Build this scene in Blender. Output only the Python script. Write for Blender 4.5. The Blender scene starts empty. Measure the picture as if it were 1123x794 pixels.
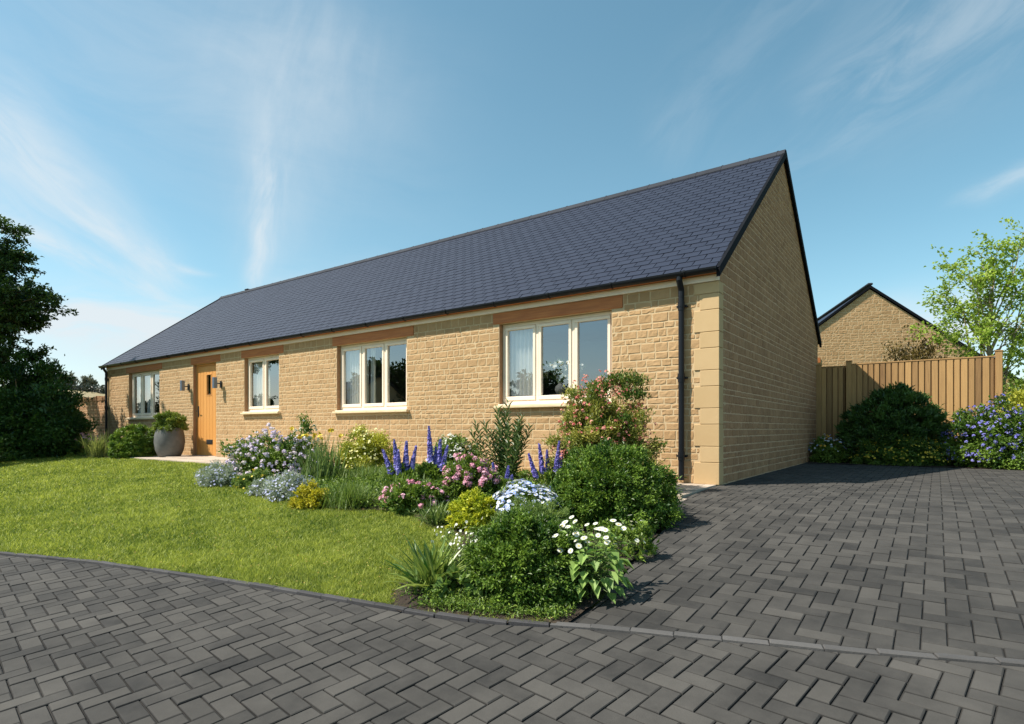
import bpy, math, random
import numpy as np
from mathutils import Vector

# ------------------------------------------------------------------ camera, sky, sun, exposure
scene = bpy.context.scene
COL = scene.collection
CAM = (2.059, -6.905, 0.66)
YAW = math.radians(36.14)
cam_d = bpy.data.cameras.new("camera")
cam = bpy.data.objects.new("camera", cam_d)
COL.objects.link(cam)
cam.location = CAM
cam.rotation_euler = (math.radians(90), 0, YAW)
cam_d.sensor_width = 36.0
cam_d.lens = 36.0 * 638.0 / 1123.0
cam_d.shift_y = 73.0 / 1123.0
cam_d.clip_start = 0.05
cam_d.clip_end = 3000
scene.camera = cam

SUN_EL = math.radians(52.6)
SUN_AZ = math.radians(221.8)            # clockwise from +Y
world = bpy.data.worlds.new("World")
scene.world = world
world.use_nodes = True
WN, WL = world.node_tree.nodes, world.node_tree.links
WN.clear()


def build_world():
    out = WN.new('ShaderNodeOutputWorld')
    bg = WN.new('ShaderNodeBackground')
    bg.inputs['Strength'].default_value = 0.105
    WL.new(bg.outputs[0], out.inputs[0])
    sky = WN.new('ShaderNodeTexSky')
    sky.sky_type = 'NISHITA'
    sky.sun_disc = False
    sky.sun_elevation = SUN_EL
    sky.sun_rotation = SUN_AZ
    sky.air_density = 1.0
    sky.dust_density = 0.6
    sky.ozone_density = 1.6
    hs = WN.new('ShaderNodeHueSaturation')
    hs.inputs['Hue'].default_value = 0.467
    hs.inputs['Saturation'].default_value = 1.06
    hs.inputs['Value'].default_value = 1.0
    WL.new(sky.outputs[0], hs.inputs['Color'])
    tc = WN.new('ShaderNodeTexCoord')
    sep = WN.new('ShaderNodeSeparateXYZ')
    WL.new(tc.outputs['Generated'], sep.inputs[0])

    def M(op, a, b=None, c=None, clamp=False):
        n = WN.new('ShaderNodeMath')
        n.operation = op
        n.use_clamp = clamp
        for i, v in enumerate((a, b, c)):
            if v is None:
                continue
            if isinstance(v, (int, float)):
                n.inputs[i].default_value = v
            else:
                WL.new(v, n.inputs[i])
        return n.outputs[0]
    X, Y, Z = sep.outputs
    # high thin cloud layer seen by its azimuth and elevation in the sky
    cy, sy = math.cos(YAW), math.sin(YAW)
    xr = M('ADD', M('MULTIPLY', X, cy), M('MULTIPLY', Y, sy))
    yf = M('ADD', M('MULTIPLY', X, -sy), M('MULTIPLY', Y, cy))
    az = M('ARCTAN2', xr, yf)
    hor = M('SQRT', M('ADD', M('MULTIPLY', xr, xr), M('MULTIPLY', yf, yf)))
    el = M('ARCTAN2', Z, hor)
    comb = WN.new('ShaderNodeCombineXYZ')
    WL.new(az, comb.inputs[0])
    WL.new(el, comb.inputs[1])

    def noise(vec, scale, detail=6, rough=.6, dist=0.0, sx=1, sy_=1, rot=0, off=(0, 0, 0)):
        mp = WN.new('ShaderNodeMapping')
        mp.inputs['Scale'].default_value = (sx, sy_, 1)
        mp.inputs['Rotation'].default_value = (0, 0, rot)
        mp.inputs['Location'].default_value = off
        WL.new(vec, mp.inputs[0])
        n = WN.new('ShaderNodeTexNoise')
        n.inputs['Scale'].default_value = scale
        n.inputs['Detail'].default_value = detail
        n.inputs['Roughness'].default_value = rough
        n.inputs['Distortion'].default_value = dist
        WL.new(mp.outputs[0], n.inputs['Vector'])
        return n.outputs[0]

    def ramp(v, a, b):
        n = WN.new('ShaderNodeMapRange')
        n.interpolation_type = 'SMOOTHSTEP'
        n.inputs['From Min'].default_value = a
        n.inputs['From Max'].default_value = b
        WL.new(v, n.inputs[0])
        return n.outputs[0]

    warp = noise(comb.outputs[0], 3.0, 3, .5, 0, off=(3, 1, 0))
    wv = M('MULTIPLY', M('SUBTRACT', warp, 0.5), 0.28)

    def streak(a0, e0, a1, e1, w0, w1, amp, sharp=(.35, .7), seed=0, sc=5.0, ends=.12):
        # soft cloud streak between two sky directions (degrees), fanning from w0 to w1
        a0, e0, a1, e1, w0, w1 = [math.radians(v) for v in (a0, e0, a1, e1, w0, w1)]
        L = math.hypot(a1 - a0, e1 - e0)
        ux, uy = (a1 - a0) / L, (e1 - e0) / L
        da = M('SUBTRACT', az, a0)
        de = M('SUBTRACT', el, e0)
        t = M('DIVIDE', M('ADD', M('MULTIPLY', da, ux), M('MULTIPLY', de, uy)), L)
        s = M('ADD', M('MULTIPLY', da, -uy), M('MULTIPLY', de, ux))
        s = M('ADD', s, M('MULTIPLY', wv, 0.35))
        w = M('ADD', w0, M('MULTIPLY', t, w1 - w0))
        w = M('MAXIMUM', w, 0.004)
        q = M('DIVIDE', s, w)
        g = M('EXPONENT', M('MULTIPLY', M('MULTIPLY', q, q), -1.0))
        e = M('MULTIPLY', ramp(t, -ends, ends), M('SUBTRACT', 1.0, ramp(t, 1 - ends * 1.6, 1 + ends)))
        cb = WN.new('ShaderNodeCombineXYZ')
        WL.new(M('MULTIPLY', t, L), cb.inputs[0])
        WL.new(s, cb.inputs[1])
        nz = noise(cb.outputs[0], sc, 9, .62, .5, 1.0, 3.2, 0, (seed, seed * 1.7, 0))
        nn = M('MULTIPLY', ramp(nz, sharp[0], sharp[1]), amp)
        return M('MULTIPLY', M('MULTIPLY', g, e), nn)

    S = [
        streak(-23.5, 14, -18, 36, 2.4, 8.5, .50, (.15, .95), 2, 2.5),
        streak(-24, 11, -21.5, 25, .6, 1.8, .6, (.35, .75), 4, 6),
        streak(-44, 22, -29, 12.0, 4.2, 1.2, .75, (.25, .75), 7, 5),
        streak(-44, 16, -30, 10.5, 1.6, .5, .7, (.28, .7), 9, 6),
        streak(-50, 7.0, -22, 8.5, 3.0, 2.2, 1.05, (.25, .60), 12, 4, .2),
        streak(-36, 4, -12, 5, 3.0, 3.0, .55, (.3, .6), 13, 5, .3),
        streak(-30, 13.5, -27.5, 13.3, .3, .25, .45, (.2, .6), 15, 9, .5),
        streak(-46, 30, -8, 26, 9, 9, .30, (.2, .8), 31, 2.5, .3),
        streak(-22, 10, -8, 12.5, 3.2, 3.0, .75, (.3, .65), 17, 5, .2),
        streak(28, 24, 44, 33, 3.4, 5, .30, (.35, .7), 21, 5),
        streak(14, 25, 30, 36, 3.0, 4.5, .10, (.35, .7), 23, 5),
        streak(38, 17.5, 47, 19.5, .6, .9, .4, (.3, .6), 25, 8, .25),
        streak(31, 8, 42, 9, 2.0, 2.4, .95, (.3, .6), 27, 6, .25),
        streak(8, 18, 28, 22, 2.0, 2.0, .20, (.4, .7), 29, 5, .25),
    ]
    tot = S[0]
    for k in S[1:]:
        tot = M('ADD', tot, k)
    # thin veil everywhere (also what the windows mirror)
    pl = WN.new('ShaderNodeCombineXYZ')
    zz = M('ADD', M('MAXIMUM', Z, 0.0), 0.22)
    WL.new(M('DIVIDE', X, zz), pl.inputs[0])
    WL.new(M('DIVIDE', Y, zz), pl.inputs[1])
    veil = ramp(noise(pl.outputs[0], 0.5, 6, .5, .3, 1.0, 1.8, .6), .30, .95)
    tot = M('ADD', tot, M('MULTIPLY', veil, .05))
    behind = ramp(noise(pl.outputs[0], 0.9, 8, .6, .5, 1, 1.6, .3, (4, 2, 0)), .42, .7)
    back = ramp(M('MULTIPLY', yf, -1.0), .1, .5)
    tot = M('ADD', tot, M('MULTIPLY', M('MULTIPLY', behind, back), .22))
    tot = M('MINIMUM', tot, 0.93)
    tot = M('MULTIPLY', tot, ramp(Z, -.02, .03))
    mix = WN.new('ShaderNodeMix')
    mix.data_type = 'RGBA'
    WL.new(tot, mix.inputs['Factor'])
    WL.new(hs.outputs[0], mix.inputs['A'])
    mix.inputs['B'].default_value = (4.7, 5.1, 5.35, 1)
    WL.new(mix.outputs['Result'], bg.inputs['Color'])


build_world()
sun_d = bpy.data.lights.new("sun", 'SUN')
sun_d.energy = 5.0
sun_d.angle = math.radians(0.5)
sun_d.color = (1.0, 0.935, 0.84)
sun = bpy.data.objects.new("sun", sun_d)
COL.objects.link(sun)
sd = Vector((math.sin(SUN_AZ) * math.cos(SUN_EL), math.cos(SUN_AZ) * math.cos(SUN_EL), math.sin(SUN_EL)))
sun.rotation_euler = sd.to_track_quat('Z', 'Y').to_euler()
vs = scene.view_settings
vs.view_transform = 'Standard'
vs.look = 'None'
vs.exposure = 0.68
vs.gamma = 1.0
scene.render.engine = 'CYCLES'
scene.cycles.max_bounces = 6
scene.cycles.diffuse_bounces = 3
scene.cycles.glossy_bounces = 3
scene.cycles.transmission_bounces = 4
scene.cycles.transparent_max_bounces = 6

RNG = np.random.default_rng(11)

# ------------------------------------------------------------------ materials
MATS = {}


def rgba(c):
    return (c[0], c[1], c[2], 1.0)


def base_mat(name):
    m = bpy.data.materials.new(name)
    m.use_nodes = True
    nt = m.node_tree
    return m, nt, nt.nodes, nt.links, nt.nodes['Principled BSDF']


def mixc(N, L, fac, a, b, mode='MIX'):
    n = N.new('ShaderNodeMix')
    n.data_type = 'RGBA'
    n.blend_type = mode
    for key, v in (('Factor', fac), ('A', a), ('B', b)):
        if isinstance(v, (int, float)):
            n.inputs[key].default_value = v
        elif isinstance(v, tuple):
            n.inputs[key].default_value = rgba(v)
        else:
            L.new(v, n.inputs[key])
    return n.outputs['Result']


def nz(N, L, scale, detail=4, rough=.6, sc=(1, 1, 1), coord=None):
    if coord is None:
        tc = N.new('ShaderNodeTexCoord')
        coord = tc.outputs['Object']
    mp = N.new('ShaderNodeMapping')
    mp.inputs['Scale'].default_value = sc
    L.new(coord, mp.inputs[0])
    n = N.new('ShaderNodeTexNoise')
    n.inputs['Scale'].default_value = scale
    n.inputs['Detail'].default_value = detail
    n.inputs['Roughness'].default_value = rough
    L.new(mp.outputs[0], n.inputs['Vector'])
    return n.outputs[0]


def mrange(N, L, v, a, b, c=0.0, d=1.0):
    n = N.new('ShaderNodeMapRange')
    n.inputs['From Min'].default_value = a
    n.inputs['From Max'].default_value = b
    n.inputs['To Min'].default_value = c
    n.inputs['To Max'].default_value = d
    L.new(v, n.inputs[0])
    return n.outputs[0]


def surf(name, c1, c2, rough=.8, scale=8, bump=.2, bscale=60, bdist=.004, tint=False, spec=.4, grime=None, sc=(1, 1, 1), metal=0.0, coat=0.0):
    """General surface: two tones blended by the mesh's own 'tint' value and/or noise, fine bump."""
    if name in MATS:
        return MATS[name]
    m, nt, N, L, P = base_mat(name)
    n1 = nz(N, L, scale, 5, .65, sc)
    f = mrange(N, L, n1, .3, .7)
    if tint:
        at = N.new('ShaderNodeAttribute')
        at.attribute_name = 'tint'
        mm = N.new('ShaderNodeMath')
        mm.operation = 'MULTIPLY_ADD'
        L.new(f, mm.inputs[0])
        mm.inputs[1].default_value = .35
        m2 = N.new('ShaderNodeMath')
        m2.operation = 'MULTIPLY'
        L.new(at.outputs['Fac'], m2.inputs[0])
        m2.inputs[1].default_value = .75
        L.new(m2.outputs[0], mm.inputs[2])
        f = mm.outputs[0]
    col = mixc(N, L, f, c1, c2)
    if grime:
        g = nz(N, L, grime[1], 6, .7, grime[3] if len(grime) > 3 else (1, 1, 1))
        col = mixc(N, L, mrange(N, L, g, .45, .75, 0, grime[2]), col, grime[0])
    L.new(col, P.inputs['Base Color'])
    P.inputs['Roughness'].default_value = rough
    P.inputs['Specular IOR Level'].default_value = spec
    P.inputs['Metallic'].default_value = metal
    P.inputs['Coat Weight'].default_value = coat
    if bump:
        bn = nz(N, L, bscale, 6, .65, sc)
        b = N.new('ShaderNodeBump')
        b.inputs['Strength'].default_value = bump
        b.inputs['Distance'].default_value = bdist
        L.new(bn, b.inputs['Height'])
        L.new(b.outputs[0], P.inputs['Normal'])
    MATS[name] = m
    return m


def leafm(name, c1, c2, trans=.35, rough=.45, spec=.35):
    """Leaf or petal: colour by the mesh's own 'tint' value, light passes through."""
    if name in MATS:
        return MATS[name]
    m, nt, N, L, P = base_mat(name)
    at = N.new('ShaderNodeAttribute')
    at.attribute_name = 'tint'
    col = mixc(N, L, at.outputs['Fac'], c1, c2)
    L.new(col, P.inputs['Base Color'])
    P.inputs['Roughness'].default_value = rough
    P.inputs['Specular IOR Level'].default_value = spec
    tr = N.new('ShaderNodeBsdfTranslucent')
    warm = mixc(N, L, .35, col, (1.0, 1.0, .25), 'MULTIPLY')
    L.new(warm, tr.inputs['Color'])
    mx = N.new('ShaderNodeMixShader')
    mx.inputs[0].default_value = trans
    L.new(P.outputs[0], mx.inputs[1])
    L.new(tr.outputs[0], mx.inputs[2])
    L.new(mx.outputs[0], N['Material Output'].inputs[0])
    MATS[name] = m
    return m


def glass_mat():
    if 'window_glass' in MATS:
        return MATS['window_glass']
    m, nt, N, L, P = base_mat('window_glass')
    N.remove(P)
    gl = N.new('ShaderNodeBsdfGlossy')
    gl.inputs['Roughness'].default_value = 0.0
    gl.inputs['Color'].default_value = (.95, .97, 1, 1)
    tr = N.new('ShaderNodeBsdfTransparent')
    tr.inputs['Color'].default_value = (.94, .96, .96, 1)
    fr = N.new('ShaderNodeLayerWeight')
    fr.inputs['Blend'].default_value = .5
    pw = N.new('ShaderNodeMath')
    pw.operation = 'POWER'
    L.new(fr.outputs['Facing'], pw.inputs[0])
    pw.inputs[1].default_value = 3.0
    b = nz(N, L, 1.3, 2, .5)
    bp = N.new('ShaderNodeBump')
    bp.inputs['Strength'].default_value = .06
    bp.inputs['Distance'].default_value = .02
    L.new(b, bp.inputs['Height'])
    L.new(bp.outputs[0], gl.inputs['Normal'])
    f = mrange(N, L, pw.outputs[0], 0, 1, .21, 1.0)
    mx = N.new('ShaderNodeMixShader')
    L.new(f, mx.inputs[0])
    L.new(tr.outputs[0], mx.inputs[1])
    L.new(gl.outputs[0], mx.inputs[2])
    L.new(mx.outputs[0], N['Material Output'].inputs[0])
    MATS['window_glass'] = m
    return m


def wood(name, c1, c2, rough=.6, axis='Z', tint=False):
    sc = {'Z': (14, 14, .9), 'X': (.9, 14, 14)}[axis]
    return surf(name, c1, c2, rough, 3.0, .35, 9, .003, tint=tint, sc=sc)


M_STONE = surf('honey_stone', (.355, .218, .103), (.475, .308, .158), .92, 9, .6, 34, .008, tint=True, spec=.2, grime=((.26, .16, .08), 3.1, .38))
M_MORTAR = surf('lime_mortar', (.49, .36, .205), (.57, .43, .26), .95, 14, .5, 80, .004, spec=.1)
M_ASHLAR = surf('smooth_ashlar', (.45, .305, .15), (.53, .375, .20), .9, 5, .35, 70, .003, tint=True, spec=.2)
M_GABLE = surf('shade_toned_stone', (.29, .155, .080), (.45, .26, .135), .92, 9, .95, 34, .012, tint=True, spec=.2, grime=((.2, .12, .06), 3.1, .4))  # wall stone again, the gable's shade put into its darker, redder colour
M_GMORTAR = surf('shade_toned_mortar', (.53, .35, .215), (.61, .42, .265), .95, 14, .5, 80, .004, spec=.1)  # mortar for the shaded gable, reddened to offset the greenish sky light
M_SLATE = surf('blue_slate', (.013, .0175, .034), (.023, .029, .050), .55, 6, .35, 50, .003, tint=True, spec=.3)
M_RIDGE = surf('ridge_tile', (.016, .019, .026), (.032, .036, .046), .75, 6, .3, 50, .003, tint=True, spec=.2)
M_CREAM = surf('cream_paint', (.80, .665, .51), (.86, .72, .56), .5, 3, .1, 30, .001)
M_SILL = surf('cream_stone', (.62, .49, .29), (.72, .58, .37), .8, 8, .25, 60, .002)
M_LINTEL = wood('lintel_timber', (.34, .105, .028), (.50, .18, .05), .65, 'X')
M_OAK = wood('oak_door', (.52, .225, .055), (.68, .33, .095), .45, 'Z', tint=True)
M_BLACK = surf('black_plastic', (.006, .007, .010), (.010, .012, .016), .42, 4, 0, spec=.25)
M_VERGE = surf('verge_black', (.006, .007, .009), (.010, .011, .014), .8, 4, 0, spec=.08)
M_METAL = surf('blue_grey_metal', (.16, .21, .29), (.21, .27, .36), .35, 5, .05, 40, .001, metal=.6)
M_IRON = surf('black_iron', (.012, .012, .013), (.03, .03, .03), .5, 8, .2, 40, .002)
M_GLASS = glass_mat()
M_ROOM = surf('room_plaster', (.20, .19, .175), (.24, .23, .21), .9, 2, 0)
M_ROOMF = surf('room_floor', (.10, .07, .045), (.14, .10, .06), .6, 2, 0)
M_CURT = leafm('sheer_curtain', (.86, .86, .86), (.90, .90, .90), .35, .9, .1)
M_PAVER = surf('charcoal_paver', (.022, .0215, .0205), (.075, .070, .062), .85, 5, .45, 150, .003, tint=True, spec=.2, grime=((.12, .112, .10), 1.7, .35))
M_JOINT = surf('joint_sand', (.014, .013, .012), (.038, .035, .03), .95, 10, .4, 90, .004)
M_KERB = surf('grey_edging', (.030, .029, .031), (.070, .067, .068), .85, 6, .5, 70, .005, tint=True)
M_SLAB = surf('buff_slab', (.36, .29, .22), (.47, .39, .31), .85, 3, .25, 60, .003, tint=True)
M_SOIL = surf('soil', (.022, .015, .010), (.050, .034, .021), .95, 7, .9, 30, .02)
M_TURF = surf('turf', (.070, .105, .014), (.15, .19, .028), .95, 3, .8, 60, .02, grime=((.13, .12, .035), 1.1, .4))
M_FIELD = surf('field', (.24, .19, .10), (.30, .25, .14), .95, .03, 0, grime=((.10, .12, .06), .012, .5))
M_FENCE = wood('larch_board', (.17, .092, .036), (.47, .28, .108), .75, 'Z', tint=True)
M_POT = surf('grey_pot', (.085, .087, .083), (.14, .14, .133), .75, 6, .3, 40, .003, grime=((.13, .128, .12), 4, .5))
M_BARK = surf('dark_bark', (.05, .036, .024), (.10, .075, .05), .9, 10, .8, 30, .01, sc=(1, 1, .25))
M_BARKL = surf('pale_bark', (.26, .20, .13), (.38, .31, .21), .9, 10, .6, 30, .008, sc=(1, 1, .25))
M_STEM = surf('green_stem', (.07, .11, .03), (.11, .16, .05), .7, 8, 0)
M_GRASS = leafm('grass_blade', (.048, .115, .009), (.53, .57, .11), .42, .5, .25)


# ------------------------------------------------------------------ mesh helpers
class Acc:
    """Collects vertices, faces (any size), tints and material slots into ONE mesh."""

    def __init__(self):
        self.V, self.T, self.loops, self.sizes, self.mi, self.n = [], [], [], [], [], 0

    def add(self, V, F, T=None, mi=0):
        V = np.asarray(V, dtype=np.float32).reshape(-1, 3)
        F = np.asarray(F, dtype=np.int32)
        if len(F) == 0:
            return
        k = F.shape[1]
        self.V.append(V)
        if T is None:
            T = .5
        self.T.append(np.broadcast_to(np.asarray(T, dtype=np.float32), (len(V),)).copy())
        self.loops.append((F + self.n).ravel())
        self.sizes.append(np.full(len(F), k, dtype=np.int32))
        self.mi.append(np.full(len(F), mi, dtype=np.int32))
        self.n += len(V)

    def box(self, x0, x1, y0, y1, z0, z1, t=.5, mi=0, bev=0.0):
        b = bev
        if b <= 0:
            V = [(x, y, z) for z in (z0, z1) for y in (y0, y1) for x in (x0, x1)]
            F = [(0, 2, 3, 1), (4, 5, 7, 6), (0, 1, 5, 4), (2, 6, 7, 3), (0, 4, 6, 2), (1, 3, 7, 5)]
            self.add(V, F, t, mi)
            return
        # chamfered box: 24 vertices
        xs, ys, zs = (x0, x1), (y0, y1), (z0, z1)
        V, idx = [], {}
        for i in (0, 1):
            for j in (0, 1):
                for k in (0, 1):
                    sx, sy, sz = (1, -1)[i], (1, -1)[j], (1, -1)[k]
                    for ax in range(3):
                        p = [xs[i] + sx * b, ys[j] + sy * b, zs[k] + sz * b]
                        p[ax] = (xs[i], ys[j], zs[k])[ax]
                        idx[(i, j, k, ax)] = len(V)
                        V.append(p)
        F4, F3 = [], []
        for ax in range(3):
            for s in (0, 1):
                o = [a for a in range(3) if a != ax]
                q = []
                for (a, c) in ((0, 0), (1, 0), (1, 1), (0, 1)):
                    key = [0, 0, 0]
                    key[ax], key[o[0]], key[o[1]] = s, a, c
                    q.append(idx[(key[0], key[1], key[2], ax)])
                F4.append(q if (s == 1) ^ (ax == 1) else q[::-1])
        for ax in range(3):          # edges parallel to ax
            o = [a for a in range(3) if a != ax]
            for a in (0, 1):
                for c in (0, 1):
                    q = []
                    for e, w in ((0, 0), (0, 1), (1, 1), (1, 0)):
                        key = [0, 0, 0]
                        key[ax], key[o[0]], key[o[1]] = e, a, c
                        q.append(idx[(key[0], key[1], key[2], o[w])])
                    F4.append(q)
        for i in (0, 1):
            for j in (0, 1):
                for k in (0, 1):
                    F3.append([idx[(i, j, k, a)] for a in range(3)])
        self.add(V, F4, t, mi)
        n0 = self.n - 24
        F3 = np.array(F3) + n0
        self.loops.append(F3.ravel())
        self.sizes.append(np.full(8, 3, dtype=np.int32))
        self.mi.append(np.full(8, mi, dtype=np.int32))

    def tube(self, pts, rad, seg=8, t=.5, mi=0, cap=True):
        pts = np.asarray(pts, dtype=float)
        n = len(pts)
        rad = np.broadcast_to(np.asarray(rad, dtype=float), (n,))
        tang = np.gradient(pts, axis=0)
        tang /= np.linalg.norm(tang, axis=1)[:, None] + 1e-9
        ref = np.array([0, 0, 1.0]) if abs(tang[0][2]) < .9 else np.array([1.0, 0, 0])
        a = np.cross(tang, ref)
        a /= np.linalg.norm(a, axis=1)[:, None] + 1e-9
        b = np.cross(tang, a)
        th = np.arange(seg) / seg * 2 * np.pi
        V = pts[:, None, :] + rad[:, None, None] * (np.cos(th)[None, :, None] * a[:, None, :] + np.sin(th)[None, :, None] * b[:, None, :])
        V = V.reshape(-1, 3)
        i = np.arange(n - 1)[:, None] * seg
        j = np.arange(seg)[None, :]
        j2 = (j + 1) % seg
        F = np.stack([i + j, i + j2, i + seg + j2, i + seg + j], -1).reshape(-1, 4)
        self.add(V, F, t, mi)
        if cap:
            k = self.n
            self.loops.append(np.arange(k - seg, k, dtype=np.int32))
            self.loops.append(np.arange(k - n * seg, k - n * seg + seg, dtype=np.int32)[::-1])
            self.sizes.append(np.array([seg, seg], dtype=np.int32))
            self.mi.append(np.array([mi, mi], dtype=np.int32))

    def lathe(self, prof, c, seg=32, t=.5, mi=0):
        prof = np.asarray(prof, dtype=float)
        th = np.arange(seg) / seg * 2 * np.pi
        V = np.stack([c[0] + prof[:, 0:1] * np.cos(th), c[1] + prof[:, 0:1] * np.sin(th), c[2] + np.repeat(prof[:, 1:2], seg, 1)], -1).reshape(-1, 3)
        n = len(prof)
        i = np.arange(n - 1)[:, None] * seg
        j = np.arange(seg)[None, :]
        j2 = (j + 1) % seg
        F = np.stack([i + j, i + j2, i + seg + j2, i + seg + j], -1).reshape(-1, 4)
        self.add(V, F, t, mi)

    def build(self, name, mats, parent=None, smooth=False, **props):
        me = bpy.data.meshes.new(name)
        V = np.concatenate(self.V)
        L = np.concatenate(self.loops).astype(np.int32)
        S = np.concatenate(self.sizes)
        me.vertices.add(len(V))
        me.vertices.foreach_set('co', V.ravel())
        me.loops.add(len(L))
        me.loops.foreach_set('vertex_index', L)
        me.polygons.add(len(S))
        st = np.zeros(len(S), dtype=np.int32)
        st[1:] = np.cumsum(S)[:-1]
        me.polygons.foreach_set('loop_start', st)
        if not isinstance(mats, (list, tuple)):
            mats = [mats]
        for m in mats:
            me.materials.append(m)
        if len(mats) > 1:
            me.polygons.foreach_set('material_index', np.concatenate(self.mi))
        at = me.attributes.new('tint', 'FLOAT', 'POINT')
        at.data.foreach_set('value', np.concatenate(self.T))
        me.update(calc_edges=True)
        me.polygons.foreach_set('use_smooth', np.full(len(S), bool(smooth)))
        o = bpy.data.objects.new(name, me)
        COL.objects.link(o)
        if parent is not None:
            o.parent = parent
        for k, v in props.items():
            if v is not None:
                o[k] = v
        return o


def thing(name, label, cat, loc=(0, 0, 0), rz=0, group=None):
    o = bpy.data.objects.new(name, None)
    o.empty_display_size = .2
    COL.objects.link(o)
    o.location = loc
    o.rotation_euler = (0, 0, rz)
    o['label'] = label
    o['category'] = cat
    if group:
        o['group'] = group
    return o


def struct(o):
    o['kind'] = 'structure'
    return o


def copy_tree(o, parent=None):
    c = o.copy()
    COL.objects.link(c)
    c.parent = parent
    for ch in [x for x in bpy.data.objects if x.parent == o]:
        copy_tree(ch, c)
    return c


# ------------------------------------------------------------------ terrain
def TZ(y):
    y = np.maximum(np.asarray(y, dtype=float), -14.0)
    s = -y - .8
    return -.08 * (s + np.sqrt(s * s + .25)) / 2


KX = [-40, -12, -8, -4.23, -3.15, -2.11, -1.25, -.52, -.15, .17, .44, .67, .93, 1.16, 1.66, 2.01, 2.33, 5, 12, 20]
KY = [-14.5, -7.75, -6.6, -5.51, -5.22, -5.02, -4.87, -4.76, -4.71, -4.64, -4.54, -4.44, -4.36, -4.29, -4.14, -4.02, -3.91, -3.1, -1.6, -1]
EY = [-6, -4.3, -3.83, -3.15, -2.46, -1.51, -.9, -.1, 0, 30]
EX = [.72, .62, .54, .42, .30, .06, .0, -.02, 0, 0]


def K(x):
    return np.interp(x, KX, KY)


def Ed(y):
    return np.interp(y, EY, EX)


def sheet(name, mat, x0, x1, y0, y1, nx, ny, dz, mask=None, kind='structure', jitter=0):
    xs, ys = np.linspace(x0, x1, nx), np.linspace(y0, y1, ny)
    X, Y = np.meshgrid(xs, ys)
    Z = TZ(Y) + dz
    if jitter:
        Z = Z + RNG.uniform(-jitter, jitter, Z.shape)
    V = np.stack([X, Y, Z], -1).reshape(-1, 3)
    i, j = np.meshgrid(np.arange(nx - 1), np.arange(ny - 1))
    a = (j * nx + i).ravel()
    F = np.stack([a, a + 1, a + nx + 1, a + nx], -1)
    if mask is not None:
        cx, cy = V[F].mean(1)[:, 0], V[F].mean(1)[:, 1]
        F = F[mask(cx, cy)]
    A = Acc()
    A.add(V, F)
    o = A.build(name, mat, smooth=True)
    o['kind'] = kind
    return o


def ground():
    # one sheet to the horizon, its rows finer near the house
    ys = np.concatenate([[-600, -200, -80, -40, -20], np.linspace(-14, 2, 65), [5, 10, 20, 40, 100, 200, 400, 800]])
    xs = np.concatenate([[-800, -400, -200, -100, -50], np.linspace(-30, 12, 22), [25, 50, 100, 250, 600]])
    X, Y = np.meshgrid(xs, ys)
    V = np.stack([X, Y, TZ(Y) - .05], -1).reshape(-1, 3)
    nx = len(xs)
    i, j = np.meshgrid(np.arange(nx - 1), np.arange(len(ys) - 1))
    a = (j * nx + i).ravel()
    A = Acc()
    A.add(V, np.stack([a, a + 1, a + nx + 1, a + nx], -1))
    struct(A.build('ground', M_TURF, smooth=True))
    # road bed and driveway bed (dark joint sand under the pavers)
    sheet('road', M_JOINT, -26, 12, -14, 0, 153, 71, -.009, lambda x, y: y < K(x) + .2)
    sheet('driveway_bed', M_JOINT, 0, 12, -5, 6.0, 60, 110, -.008, lambda x, y: (x > Ed(y) + .02) & (y > K(x)) & ~((x < 0.02) & (y > 0)))


def clip_half(poly, p, n):
    """Keep the part of a 2D polygon where (q-p).n >= 0."""
    out = []
    m = len(poly)
    d = [(q[0] - p[0]) * n[0] + (q[1] - p[1]) * n[1] for q in poly]
    for i in range(m):
        a, b = poly[i], poly[(i + 1) % m]
        da, db = d[i], d[(i + 1) % m]
        if da >= 0:
            out.append(a)
        if (da >= 0) != (db >= 0):
            t = da / (da - db)
            out.append((a[0] + (b[0] - a[0]) * t, a[1] + (b[1] - a[1]) * t))
    return out


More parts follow.
